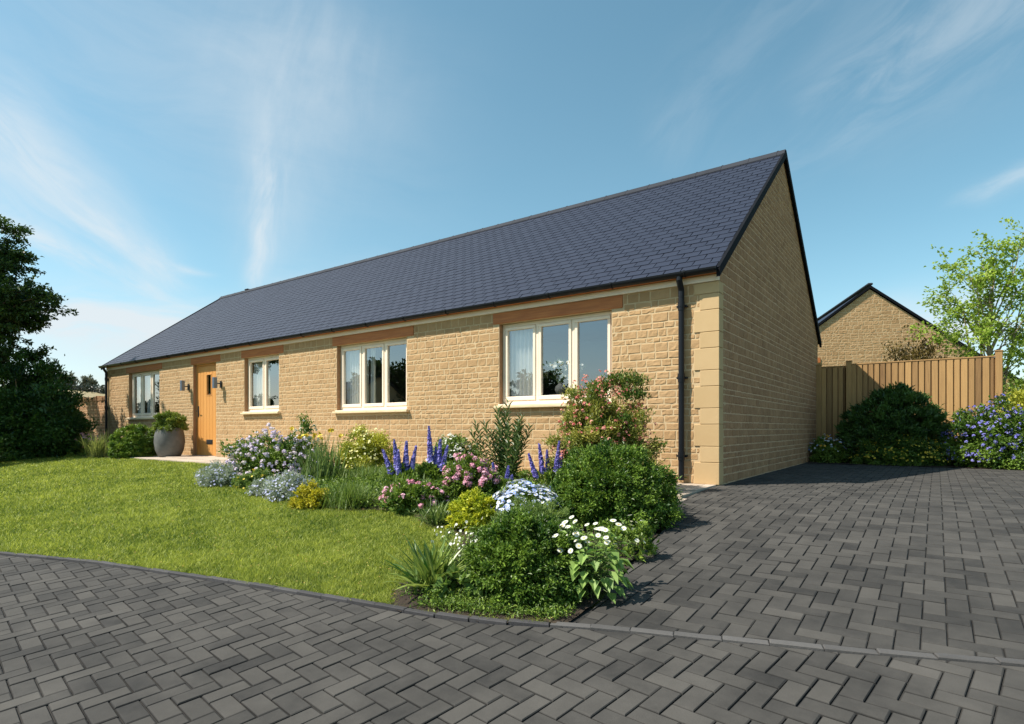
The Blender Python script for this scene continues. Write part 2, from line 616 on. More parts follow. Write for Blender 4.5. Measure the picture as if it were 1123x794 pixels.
def pave(name, test, clips, x0, x1, y0, y1, L, W, ang, gap=.005, dz=0.0, seed=3):
    """Herringbone pavers as real chamfered blocks, cut along the region's edges."""
    rng = np.random.default_rng(seed)
    ca, sa = math.cos(ang), math.sin(ang)
    cx, cy = (x0 + x1) / 2, (y0 + y1) / 2
    R = math.hypot(x1 - x0, y1 - y0) / 2 + L
    n = int(R / W) + 2
    A = Acc()
    full_c, full_o = [], []
    for i in range(-n, n):
        for k in range(-n // 2 - 1, n // 2 + 2):
            for kind in (0, 1):
                # classic herringbone: each row shifts by one width
                bx = (i + k * 4) * W if kind == 0 else (i + k * 4 + 2) * W
                by = i * W if kind == 0 else (i - 1) * W
                w, h = (2 * W, W) if kind == 0 else (W, 2 * W)
                mx, my = bx + w / 2, by + h / 2
                px, py = cx + mx * ca - my * sa, cy + mx * sa + my * ca
                if not (x0 - L < px < x1 + L and y0 - L < py < y1 + L):
                    continue
                hw, hh = w / 2 - gap / 2, h / 2 - gap / 2
                q = [(px + a * hw * ca - b * hh * sa, py + a * hw * sa + b * hh * ca) for a, b in ((-1, -1), (1, -1), (1, 1), (-1, 1))]
                inside = [test(*c) for c in q]
                if not any(inside) and not test(px, py):
                    continue
                if not all(inside):
                    for cl in clips:
                        p, nn = cl(px, py)
                        q = clip_half(q, p, nn)
                        if len(q) < 3:
                            break
                    if len(q) < 3:
                        continue
                q = np.array(q)
                c = q.mean(0)
                m = len(q)
                d = c - q
                ins = q + d / (np.linalg.norm(d, axis=1)[:, None] + 1e-6) * .0068
                tl = rng.normal(0, .0009) + dz
                gx, gy = rng.normal(0, .006, 2)
                z1 = TZ(ins[:, 1]) + tl + (ins[:, 0] - c[0]) * gx + (ins[:, 1] - c[1]) * gy
                z2 = TZ(q[:, 1]) + tl - .0035
                V = np.concatenate([np.column_stack([ins, z1]), np.column_stack([q, z2]), np.column_stack([q, z2 - .014])])
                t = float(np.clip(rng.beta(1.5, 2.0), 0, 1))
                A.add(V, [list(range(m))], np.concatenate([np.full(m, t), np.full(2 * m, -.35)]))      # arrises and sides tinted darker than the top, to draw the joints
                base = A.n - 3 * m
                r = np.arange(m)
                r2 = (r + 1) % m
                S = np.concatenate([np.stack([r + m, r2 + m, r2, r], -1), np.stack([r + 2 * m, r2 + 2 * m, r2 + m, r + m], -1)]) + base
                A.loops.append(S.ravel().astype(np.int32))
                A.sizes.append(np.full(len(S), 4, dtype=np.int32))
                A.mi.append(np.zeros(len(S), dtype=np.int32))
    return struct(A.build(name, M_PAVER))


def kclip(sign, off):
    def f(px, py):
        y = float(K(px))
        s = (float(K(px + .1)) - float(K(px - .1))) / .2
        n = np.array([-s, 1.0]) * sign
        n /= np.linalg.norm(n)
        return (px + n[0] * off, y + n[1] * off), n
    return f


def eclip(off):
    def f(px, py):
        x = float(Ed(py))
        s = (float(Ed(py + .1)) - float(Ed(py - .1))) / .2
        n = np.array([1.0, -s])
        n /= np.linalg.norm(n)
        return (x + n[0] * off, py + n[1] * off), n
    return f


def paving():
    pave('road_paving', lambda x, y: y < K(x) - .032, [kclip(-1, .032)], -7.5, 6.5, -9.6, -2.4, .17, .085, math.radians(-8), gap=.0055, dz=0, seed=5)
    FB = 5.35

    def t_drive(x, y):
        return x > Ed(y) + .012 and y > K(x) + .032 and y < FB
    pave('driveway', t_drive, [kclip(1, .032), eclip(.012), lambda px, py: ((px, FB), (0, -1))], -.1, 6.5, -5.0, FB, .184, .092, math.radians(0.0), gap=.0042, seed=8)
    # edging setts along the lawn and as a ribbon across the driveway
    rng = np.random.default_rng(4)
    A = Acc()
    B = Acc()
    x = -16.0
    while x < 7.0:
        s = (float(K(x + .1)) - float(K(x - .1))) / .2
        Ls = .20 + rng.uniform(-.01, .01)
        c = 1 / math.hypot(1, s)
        ux, uy = c, s * c
        nx, ny = -uy, ux
        xm, ym = x + ux * Ls / 2, float(K(x + ux * Ls / 2))
        hl, hw = Ls / 2 - .0012, (.020 if xm < .60 else .024)
        up = .012 if xm < .45 else .006
        acc = A if xm < .60 else B
        z = TZ(ym) + up + rng.normal(0, .001)
        t = rng.uniform(0, 1)
        def P(a, b, zz):
            return (xm + ux * a + nx * b, ym + uy * a + ny * b, zz)
        b_ = .004
        V = [P(-hl + b_, -hw + b_, z), P(hl - b_, -hw + b_, z), P(hl - b_, hw - b_, z), P(-hl + b_, hw - b_, z),
             P(-hl, -hw, z - b_), P(hl, -hw, z - b_), P(hl, hw, z - b_), P(-hl, hw, z - b_),
             P(-hl, -hw, z - .06), P(hl, -hw, z - .06), P(hl, hw, z - .06), P(-hl, hw, z - .06)]
        F = [(0, 1, 2, 3)]
        for k in range(4):
            k2 = (k + 1) % 4
            F += [(4 + k, 4 + k2, k2, k), (8 + k, 8 + k2, 4 + k2, 4 + k)]
        acc.add(V, F, t)
        x += ux * Ls
    struct(A.build('kerb', M_KERB))
    struct(B.build('kerb_ribbon', surf('pale_edging', (.050, .048, .046), (.10, .095, .09), .85, 6, .5, 70, .005, tint=True)))


def in_bed(x, y):
    """Flower bed between lawn edge and house path."""
    bx = np.array([-6.75, -6.43, -5.59, -4.44, -3.57, -2.86, -2.49, -2.05, -1.55, -1.3, -1.0, -.71, -.64, -.6, -.5, -.37])
    by = np.array([-2.2, -2.62, -2.60, -2.96, -3.10, -3.05, -2.92, -2.90, -3.24, -3.24, -3.40, -3.85, -4.07, -4.38, -4.58, -4.72])
    lo = np.interp(x, bx, by, left=9)
    lo = np.where(x > -.37, -9, lo)
    hi = np.where(x < -6.2, -1.6, np.where(x < -5.3, -1.1, -.45))
    return (y > lo) & (y < hi) & (x < Ed(y) + .03) & (y > K(x)) & ((y < -.45) & ((x < -.9) | (y < -1.35) | (x < -.5)))


def beds_and_path():
    sheet('lawn', M_TURF, -26, 1, -14.2, 1, 136, 160, -.022, lambda x, y: (y > K(x) - .05) & (x < Ed(y) - .02) & ((y < -.4) | (x < -13.4)))
    sheet('flower_bed', M_SOIL, -7.2, .8, -4.8, -.3, 161, 91, .006, lambda x, y: in_bed(x, y) & (x < Ed(y) - .01), jitter=.006)
    sheet('side_bed', M_SOIL, 0.02, 9, 5.37, 8, 80, 24, .006, jitter=.008)
    sheet('corner_bed', M_SOIL, -20, -13.3, -1.6, -.0, 60, 16, .006, lambda x, y: y > -1.35 + .1 * np.sin(x * 3), jitter=.006)
    # paving slabs: path along the house front
    rng = np.random.default_rng(7)
    A = Acc()
    for (xa, xb, ya, yb) in ((-13.35, -0.02, -1.15, -.005), ):
        x = xa
        while x < xb - .02:
            w = min(.6, xb - x)
            y0 = ya
            for d in (.45, .695):
                if x > -1.0 and False:
                    pass
                zc = float(TZ(y0 + d / 2))
                A.box(x + .003, x + w - .003, y0 + .003, y0 + d - .003, zc - .05, zc + .012 + rng.normal(0, .0008), rng.uniform(0, 1), bev=.003)
                y0 += d
            x += .6
    for k in range(2):       # the slabs that run on towards the drive
        y0, y1 = -1.15 - .45 * (k + 1), -1.15 - .45 * k
        zc = float(TZ((y0 + y1) / 2))
        A.box(-.55 + .05 * k, float(Ed(y0)) - .03, y0 + .003, y1 - .003, zc - .05, zc + .010, rng.uniform(0, 1), bev=.003)
    struct(A.build('path', M_SLAB))


def lawn_grass():
    rng = np.random.default_rng(21)
    N = 1500000
    # sample in camera-distance rings so that near turf is denser
    th = rng.uniform(math.radians(-6), math.radians(62), N) + YAW      # angle left of forward
    d = 1.9 * np.exp(rng.uniform(0, 1, N) * math.log(20 / 1.9))
    x = CAM[0] - np.sin(th) * d
    y = CAM[1] + np.cos(th) * d
    ok = (y > K(x) + .012) & (x < Ed(y) - .1) & ~in_bed(x, y - .03) & (y < -1.17) & (x > -24)
    ok |= (y > K(x) + .03) & (x < -13.3) & (x > -24) & (y < -1.3)
    ok &= ~((x > -.55) & (y > -2.2))
    x, y, d = x[ok], y[ok], d[ok]
    n = len(x)
    sc = np.clip(d / 4, .9, 3.2)
    patch = np.sin(x * 2.1 + np.sin(y * 3.3) * 1.2) * np.sin(y * 2.7 + 1 + np.sin(x * 1.7)) * .5 + np.sin(x * 7 + y * 3) * np.sin(y * 9 - x * 2) * .25
    h = (.015 + .022 * rng.random(n) ** 1.5) * (1 + .3 * patch) * (1 + .06 * (sc - 1))
    w = .0026 * sc * rng.uniform(.8, 1.4, n)
    tuft = np.sin(x * 31 + 3 * np.sin(y * 17)) * np.sin(y * 37 + 3 * np.sin(x * 19))
    h = h * (1 + .3 * tuft)
    a = rng.uniform(0, 2 * np.pi, n)
    lean = rng.uniform(.3, 1.7, n) * h
    b = rng.uniform(0, 2 * np.pi, n)
    z = TZ(y) - .018
    V = np.empty((n, 3, 3), dtype=np.float32)
    V[:, 0] = np.stack([x - np.cos(a) * w, y - np.sin(a) * w, z], -1)
    V[:, 1] = np.stack([x + np.cos(a) * w, y + np.sin(a) * w, z], -1)
    V[:, 2] = np.stack([x + np.cos(b) * lean, y + np.sin(b) * lean, z + h + .008], -1)
    t = np.clip(rng.beta(1.0, 1.5, n) * .95 + patch * .22 + tuft * .22 + .08, 0, 1.0)
    A = Acc()
    A.add(V.reshape(-1, 3), np.arange(3 * n).reshape(n, 3), np.repeat(t, 3))
    o = A.build('grass', M_GRASS)
    o['kind'] = 'stuff'
    o['label'] = 'short mown green lawn grass'
    print('grass blades', n)
    # small yellow daisies and dry leaf flecks in the turf
    m = rng.choice(n, 240, replace=False)
    V, F, T = florets(np.stack([x[m], y[m], z[m] + .042], -1), np.tile([0, 0, 1.0], (240, 1)), .0055 * np.clip(d[m] / 4, .8, 1.8), 4, rng, .3)
    A = Acc()
    A.add(V, F, T)
    o = A.build('lawn_flecks', leafm('dry_fleck', (.50, .27, .07), (.62, .50, .16), .2))
    o['kind'] = 'stuff'
    o['label'] = 'tiny yellow flecks scattered through the mown lawn'


# ------------------------------------------------------------------ foliage generators
def unit(v):
    return v / (np.linalg.norm(v, axis=-1, keepdims=True) + 1e-9)


def leaf_quads(P, D, Nn, L, W, fold=.25, tint=.5, curl=0.0):
    """One folded 4-point leaf per position. D: direction, Nn: rough normal."""
    n = len(P)
    D = unit(D)
    S = unit(np.cross(D, Nn))
    U = np.cross(S, D)
    L = np.broadcast_to(L, (n,))[:, None]
    W = np.broadcast_to(W, (n,))[:, None]
    mid = P + D * L * .45
    V = np.stack([P, mid + S * W * .5 + U * W * fold, P + D * L - U * L * curl, mid - S * W * .5 + U * W * fold], 1)
    i = np.arange(n)[:, None] * 4
    F = np.concatenate([i + np.array([[0, 1, 2]]), i + np.array([[0, 2, 3]])], 0)
    T = np.repeat(np.broadcast_to(tint, (n,)), 4)
    return V.reshape(-1, 3), F, T


def florets(P, Nn, r, petals, rng, cup=.2, tint=None):
    """Small open flowers: petals as 4-point shapes round a centre."""
    n = len(P)
    r = np.broadcast_to(r, (n,))
    Nn = unit(Nn)
    ref = unit(np.cross(Nn, unit(rng.normal(size=(n, 3)))))
    b = np.cross(Nn, ref)
    Vs, Ts = [], []
    if tint is None:
        tint = rng.random(n)
    for k in range(petals):
        a = 2 * np.pi * k / petals
        D = ref * math.cos(a) + b * math.sin(a) + Nn * cup
        S = np.cross(Nn, D)
        w = r * math.sin(math.pi / petals) * 1.15
        mid = P + D * (r * .62)[:, None]
        V = np.stack([P + Nn * (r * .05)[:, None], mid + S * w[:, None], P + D * r[:, None], mid - S * w[:, None]], 1)
        Vs.append(V)
        Ts.append(np.repeat(tint, 4).reshape(n, 4))
    V = np.concatenate(Vs, 0).reshape(-1, 3)
    T = np.concatenate(Ts, 0).reshape(-1)
    F = np.arange(len(V)).reshape(-1, 4)
    return V, F, np.clip(T, 0, 1)


def dome_points(n, rx, ry, h, rng, low=-.15, lump=.12, power=.5):
    """Directions and lumpy surface points of a bush shape standing on the ground."""
    u = unit(rng.normal(size=(n * 3, 3)))
    u = u[u[:, 2] > low][:n]
    n = len(u)
    f = 1 + lump * (np.sin(u[:, 0] * 5 + u[:, 2] * 4 + rx * 9) * np.sin(u[:, 1] * 6 + 2 + ry * 7) + .6 * np.sin(u[:, 0] * 11 + 1) * np.sin(u[:, 2] * 9 + u[:, 1] * 8))
    k = (1 - low) if low < 0 else 1
    zb = h * (-low) / k
    P = np.stack([u[:, 0] * rx * f, u[:, 1] * ry * f, zb + u[:, 2] * f * (h / k)], -1)
    P[:, 2] = np.maximum(P[:, 2], .01)
    return u, P


def bush_mesh(A, rx, ry, h, n, L, W, rng, clusters=60, spread=.10, depth=.35, lump=.12, low=-.15, updir=.3, fold=.25, rand=.7, tb=.5, tv=.35, curl=.1, core=True):
    uc, C = dome_points(clusters, rx, ry, h, rng, low, lump)
    C = C * (1 - (rng.random((len(C), 1)) ** 2) * depth * np.array([[1, 1, 1]]))
    m = len(C)
    ct = rng.normal(0, tv * .5, m)
    idx = rng.integers(0, m, n)
    s = spread * (rx + ry + h) / 3
    P = C[idx] + rng.normal(0, s, (n, 3)) * np.array([1, 1, .8])
    P[:, 2] = np.abs(P[:, 2]) + .004
    out = unit(P - np.array([0, 0, h * .35]))
    D = unit(out + rng.normal(0, rand, (n, 3)) + np.array([0, 0, updir]))
    Nn = unit(out * .6 + np.array([0, 0, .7]) + rng.normal(0, .35, (n, 3)))
    t = np.clip(tb + ct[idx] + rng.normal(0, tv * .4, n), 0, 1)
    V, F, T = leaf_quads(P, D, Nn, L * rng.uniform(.6, 1.25, n), W * rng.uniform(.7, 1.2, n), fold, t, curl)
    A.add(V, F, T)
    if core:      # inner leaves that close the heart of the bush
        k = int(n * .18)
        u, Q = dome_points(k, rx * .72, ry * .72, h * .76, rng, low, lump)
        Q = Q * rng.uniform(.75, 1, (len(Q), 1))
        k = len(Q)
        V, F, T = leaf_quads(Q, rng.normal(size=(k, 3)), u + rng.normal(0, .3, (k, 3)), L * 1.8, W * 2.2, fold, np.clip(tb + rng.normal(0, .15, k), 0, 1), curl)
        A.add(V, F, T)
    return C, idx


def stems(A, C, rng, r=.004, n=14, base=.12, z0=0.0, seg=5):
    for k in rng.choice(len(C), min(n, len(C)), replace=False):
        c = C[k]
        b = np.array([c[0] * base, c[1] * base, z0])
        mid = b * .45 + c * .55 + rng.normal(0, .03, 3)
        mid[2] = max(mid[2], z0 + .02)
        A.tube([b, mid, c], [r, r * .75, r * .4], seg, .5, cap=False)


def bush(name, label, cat, loc, rx, ry, h, n, L, W, mat, flowers=None, stem=M_BARK, seed=1, group=None, smat=None, nst=14, **kw):
    rng = np.random.default_rng(seed)
    t = thing(name, label, cat, (loc[0], loc[1], float(TZ(loc[1]))), 0, group)
    A = Acc()
    C, _ = bush_mesh(A, rx, ry, h, n, L, W, rng, **kw)
    A.build('foliage', mat, t)
    S = Acc()
    stems(S, C, rng, .006 * max(.4, h), nst)
    S.build('stem', smat or stem, t)
    if flowers:
        flowers(t, C, rng, rx, ry, h)
    return t


def scatter_flowers(mat, n, r, petals=5, where='top', name='blossom', heads=None, head_r=.03, cup=.2, out=1.10, low=.0, zmin=0.0, bias=None):
    """Returns a function adding one blossom mesh over the bush surface (heads: clustered)."""
    def f(t, C, rng, rx, ry, h):
        m = heads or n
        u, P = dome_points(m * 2, rx, ry, h, rng, -.15 if where == 'all' else low, .12)
        keep = P[:, 2] > zmin * h
        u, P = u[keep], P[keep]
        if bias is not None:
            w = (P @ np.array(bias)) > -0.05 * rx
            u, P = u[w], P[w]
        u, P = u[:m], P[:m]
        P = P * rng.uniform(out - .07, out + .04, (len(P), 1))
        A = Acc()
        if heads:
            k = n
            idx = rng.integers(0, len(P), k)
            q = unit(rng.normal(size=(k, 3)) + u[idx] * .9 + np.array([0, 0, .4]))
            ht = rng.random(len(P))
            V, F, T = florets(P[idx] + q * head_r * rng.uniform(.7, 1, (k, 1)), q + rng.normal(0, .25, (k, 3)), r * rng.uniform(.8, 1.2, k), petals, rng, cup, np.clip(ht[idx] * .7 + rng.random(k) * .3, 0, 1))
        else:
            k = len(P)
            V, F, T = florets(P, u + rng.normal(0, .4, (k, 3)) + np.array([0, 0, .3]), r * rng.uniform(.7, 1.25, k), petals, rng, cup)
        A.add(V, F, T)
        A.build(name, mat, t, kind='stuff')
    return f


def strap_mesh(A, n, Lr, w, rng, spread=.9, droop=.5, r0=.03, seg=6, tb=.5, tv=.3, fold=.25, el0=.35):
    """Arching strap leaves from a common base."""
    for k in range(n):
        a = rng.uniform(0, 2 * np.pi)
        L = rng.uniform(*Lr)
        el = rng.uniform(el0, 1.0) ** .8
        s = np.linspace(0, 1, seg + 1)
        out = spread * (1 - el * .75) * L
        dr = droop * (1.2 - el) * L
        x = out * s + .05 * L * s * s
        z = L * s * (.55 + .45 * el) - dr * s ** 2.2 * 1.1
        z = np.maximum(z, .008)
        b = np.array([math.cos(a), math.sin(a)])
        side = np.array([-b[1], b[0]])
        o = rng.normal(0, r0, 2)
        tw = rng.normal(0, .12)
        ctr = np.column_stack([o[0] + b[0] * x + side[0] * tw * x, o[1] + b[1] * x + side[1] * tw * x, z])
        ww = w * rng.uniform(.7, 1.2) * np.sin(np.pi * np.clip(s * .86 + .12, 0, 1)) ** .7
        ww[-1] = .0006
        lft = ctr + np.column_stack([side[0] * ww / 2, side[1] * ww / 2, ww * fold])
        rgt = ctr - np.column_stack([side[0] * ww / 2, side[1] * ww / 2, -ww * fold])
        V = np.concatenate([lft, ctr, rgt])
        m = seg + 1
        i = np.arange(seg)
        F = np.concatenate([np.stack([i, i + 1, i + 1 + m, i + m], -1), np.stack([i + m, i + 1 + m, i + 1 + 2 * m, i + 2 * m], -1)])
        A.add(V, F, float(np.clip(tb + rng.normal(0, tv), 0, 1)))


def clump(name, label, cat, loc, n, Lr, w, mat, seed=1, extra=None, group=None, **kw):
    rng = np.random.default_rng(seed)
    t = thing(name, label, cat, (loc[0], loc[1], float(TZ(loc[1]))), 0, group)
    A = Acc()
    strap_mesh(A, n, Lr, w, rng, **kw)
    A.build('foliage', mat, t)
    if extra:
        extra(t, rng)
    return t


def spire_flower(t, base, tip, r, mat, rng, n=110, fr=.012, stem_mat=M_STEM, start=.35):
    """A delphinium-like spike: stem with whorls of small open flowers, one part."""
    base, tip = np.array(base, float), np.array(tip, float)
    st = Acc()
    st.tube([base, (base + tip) / 2, tip], [.004, .0035, .0015], 5, cap=False)
    so = st.build('stem', stem_mat, t)
    s = start + (1 - start) * rng.random(n) ** .9
    a = rng.uniform(0, 2 * np.pi, n)
    rr = r * (1.05 - ((s - start) / (1 - start)) ** 1.3 * .8) * rng.uniform(.55, 1.25, n)
    ax = unit(tip - base)
    e1 = unit(np.cross(ax, [0.3, 1, .1]))
    e2 = np.cross(ax, e1)
    rad = np.cos(a)[:, None] * e1 + np.sin(a)[:, None] * e2
    P = base + (tip - base) * s[:, None] + rad * rr[:, None] * .8
    A = Acc()
    V, F, T = florets(P, rad + np.array([0, 0, .2]) + rng.normal(0, .25, (n, 3)), fr * (1.15 - .6 * (s - start) / (1 - start)), 5, rng, .35)
    A.add(V, F, T)
    A.build('flower_spike', mat, t)
    return so


# ------------------------------------------------------------------ the bungalow
HX0, HX1, HD = -17.95, 0.0, 7.0
EAVE_Z, RIDGE_Z = 2.50, 5.20
# openings on the front: x0, x1, z0, z1
OPEN = [(-16.42, -14.49, .97, 2.22), (-12.66, -11.55, -.03, 2.22), (-10.32, -8.98, 1.03, 2.22), (-7.07, -5.19, 1.0, 2.22), (-3.22, -1.37, 1.02, 2.22)]
LINT = [(-16.57, -14.33), (-12.75, -11.35), (-10.43, -8.81), (-7.19, -5.02), (-3.33, -1.21)]


def stone_wall(u0, u1, v0, v1, holes, rng, top=None, hr=(.062, .135), wr=(.12, .27), depth=.0042, gap=.0095, place=None, cut=None):
    """Rough squared stones in courses of changing height; returns an Acc with real stones.
    place(u, v, d) -> xyz (arrays); cut(u) -> highest v allowed (gable slope)."""
    A = Acc()
    v = v0
    while v < v1 - .02:
        h = rng.choice([.066, .078, .09, .105, .12, .09])
        h = float(np.clip(h, *hr)) if False else float(h)
        if v + h > v1 - .045:
            h = v1 - v
        u = u0 - rng.uniform(0, .15)
        while u < u1:
            w = float(np.clip(rng.normal(.135 + h * .35, .042), wr[0] - .03, wr[1] + .05))
            segs = [(max(u, u0), min(u + w, u1))]
            for (a, b, c, d) in holes:
                if v + h > c + .01 and v < d - .01:
                    ns = []
                    for (p, q) in segs:
                        if q <= a or p >= b:
                            ns.append((p, q))
                        else:
                            if p < a:
                                ns.append((p, a))
                            if q > b:
                                ns.append((b, q))
                    segs = ns
            for (p, q) in segs:
                if q - p < .028:
                    continue
                vt, vb = v + h - gap / 2, v + gap / 2
                for (a, b, c, d) in holes:          # courses that meet a hole's top or bottom
                    if q > a + .01 and p < b - .01:
                        if vb < d and v + h > d:
                            vb = max(vb, d + .003)
                        if vt > c and v < c:
                            vt = min(vt, c - .003)
                if vt - vb < .02:
                    continue
                pu, qu = p + gap / 2, q - gap / 2
                nu, nv = (6 if qu - pu > .09 else 4), 5
                uu = np.linspace(pu, qu, nu)
                vv = np.linspace(vb, vt, nv)
                e = .008
                uu[1], uu[-2] = pu + e, qu - e
                vv[1], vv[-2] = vb + e, vt - e
                U, Vv = np.meshgrid(uu, vv)
                D = np.full(U.shape, depth) * rng.uniform(.55, 1.25)
                D = D + rng.normal(0, .0016, U.shape)
                D[0, :] = D[-1, :] = -.002
                D[:, 0] = D[:, -1] = -.002
                U = U + rng.normal(0, .0022, U.shape)
                Vv = Vv + rng.normal(0, .0018, U.shape)
                if cut is not None:
                    lim = cut(U)
                    if (vb + .02 > lim).all():
                        continue
                    Vv = np.minimum(Vv, lim)
                X = place(U, Vv, D)
                i, j = np.meshgrid(np.arange(nu - 1), np.arange(nv - 1))
                a = (j * nu + i).ravel()
                A.add(np.stack(X, -1).reshape(-1, 3), np.stack([a, a + 1, a + nu + 1, a + nu], -1), float(np.clip(rng.beta(2.2, 2.0), 0, 1)))
            u += w
        v += h
    return A


def window(parent, x0, x1, z0, z1, n, label, yb=.085):
    A = Acc()
    f, d = .052, .07
    b = .004
    A.box(x0 + .004, x1 - .004, yb, yb + d, z0, z0 + f, bev=b)
    A.box(x0 + .004, x1 - .004, yb, yb + d, z1 - f, z1 - .003, bev=b)
    A.box(x0 + .004, x0 + f, yb + .001, yb + d - .001, z0 + f, z1 - f, bev=b)
    A.box(x1 - f, x1 - .004, yb + .001, yb + d - .001, z0 + f, z1 - f, bev=b)
    iw = (x1 - x0 - 2 * f)
    mw = .046
    cw = (iw - mw * (n - 1)) / n
    panes = []
    for k in range(n):
        a = x0 + f + k * (cw + mw)
        if k:
            A.box(a - mw, a, yb + .001, yb + d - .001, z0 + f, z1 - f, bev=b)
        # casement sash, standing a little proud of the frame
        s = .047
        q0, q1, r0, r1 = a + .003, a + cw - .003, z0 + f + .003, z1 - f - .003
        y0, y1 = yb - .012, yb + .045
        A.box(q0, q1, y0, y1, r0, r0 + s + .012, bev=.006)
        A.box(q0, q1, y0, y1, r1 - s, r1, bev=.006)
        A.box(q0, q0 + s, y0 + .0015, y1 - .0015, r0 + s + .012, r1 - s, bev=.006)
        A.box(q1 - s, q1, y0 + .0015, y1 - .0015, r0 + s + .012, r1 - s, bev=.006)
        panes.append((q0 + s, q1 - s, r0 + s + .012, r1 - s))
    w = A.build('window', M_CREAM, parent, label=label)
    for (a, c, e, g) in panes:
        P = Acc()
        yg = yb + .018
        P.add([(a, yg, e), (c, yg, e), (c, yg, g), (a, yg, g)], [(0, 1, 2, 3)])
        P.build('pane', M_GLASS, w)
    S = Acc()
    S.box(x0 - .05, x1 + .07, -.075, yb + .02, z0 - .060, z0 - .022, bev=.006)
    S.build('sill', M_SILL, w)
    S = Acc()
    S.box(x0 + .004, x1 + .04, -.045, yb + .03, z0 - .020, z0 - .001, bev=.004)
    S.build('sill_board', M_CREAM, w)
    return w


def slates(name, parent, side, rng, x0=HX0 - .10, x1=HX1 + .045, g=.152, tw=.215, label=None):
    """Real overlapping slates on one roof slope. side=+1 front, -1 back."""
    y_e = -.12 if side > 0 else HD + .12
    ze, zr = EAVE_Z + .005, RIDGE_Z
    yr = HD / 2
    Ls = math.hypot(yr - y_e, zr - ze)
    dy, dz = (yr - y_e) / Ls, (zr - ze) / Ls
    ny, nzv = (-dz, abs(dy)) if side > 0 else (dz, abs(dy))
    A = Acc()
    rows = int(Ls / g)
    g = Ls / rows
    for r in range(rows):
        s0 = r * g - .01
        s1 = min(s0 + g * 1.5, Ls)
        off = (r % 2) * tw / 2
        x = x0 - off
        while x < x1 - .01:
            a, b = max(x + .0062, x0), min(x + tw - .0062, x1)
            x += tw
            if b - a < .02:
                continue
            th = .008 + rng.uniform(0, .002)
            lo = .0095 + rng.uniform(-.0012, .0016)
            hi = .001
            js = rng.normal(0, .0015)
            jt = rng.normal(0, .0011)
            V = []
            for (xx, ss, hh) in ((a, s0 + js + jt, lo), (b, s0 + js - jt, lo), (b, s1, hi), (a, s1, hi)):
                for t in (0, th):
                    o = hh + t
                    V.append((xx, y_e + dy * ss + ny * o, ze + dz * ss + nzv * o))
            F = [(0, 2, 4, 6), (1, 3, 5, 7), (0, 1, 3, 2), (2, 3, 5, 4), (6, 7, 1, 0)]
            A.add(V, F, float(np.clip(rng.normal(.5, .14), 0, 1)))
    return A.build(name, M_SLATE, parent, label=label)


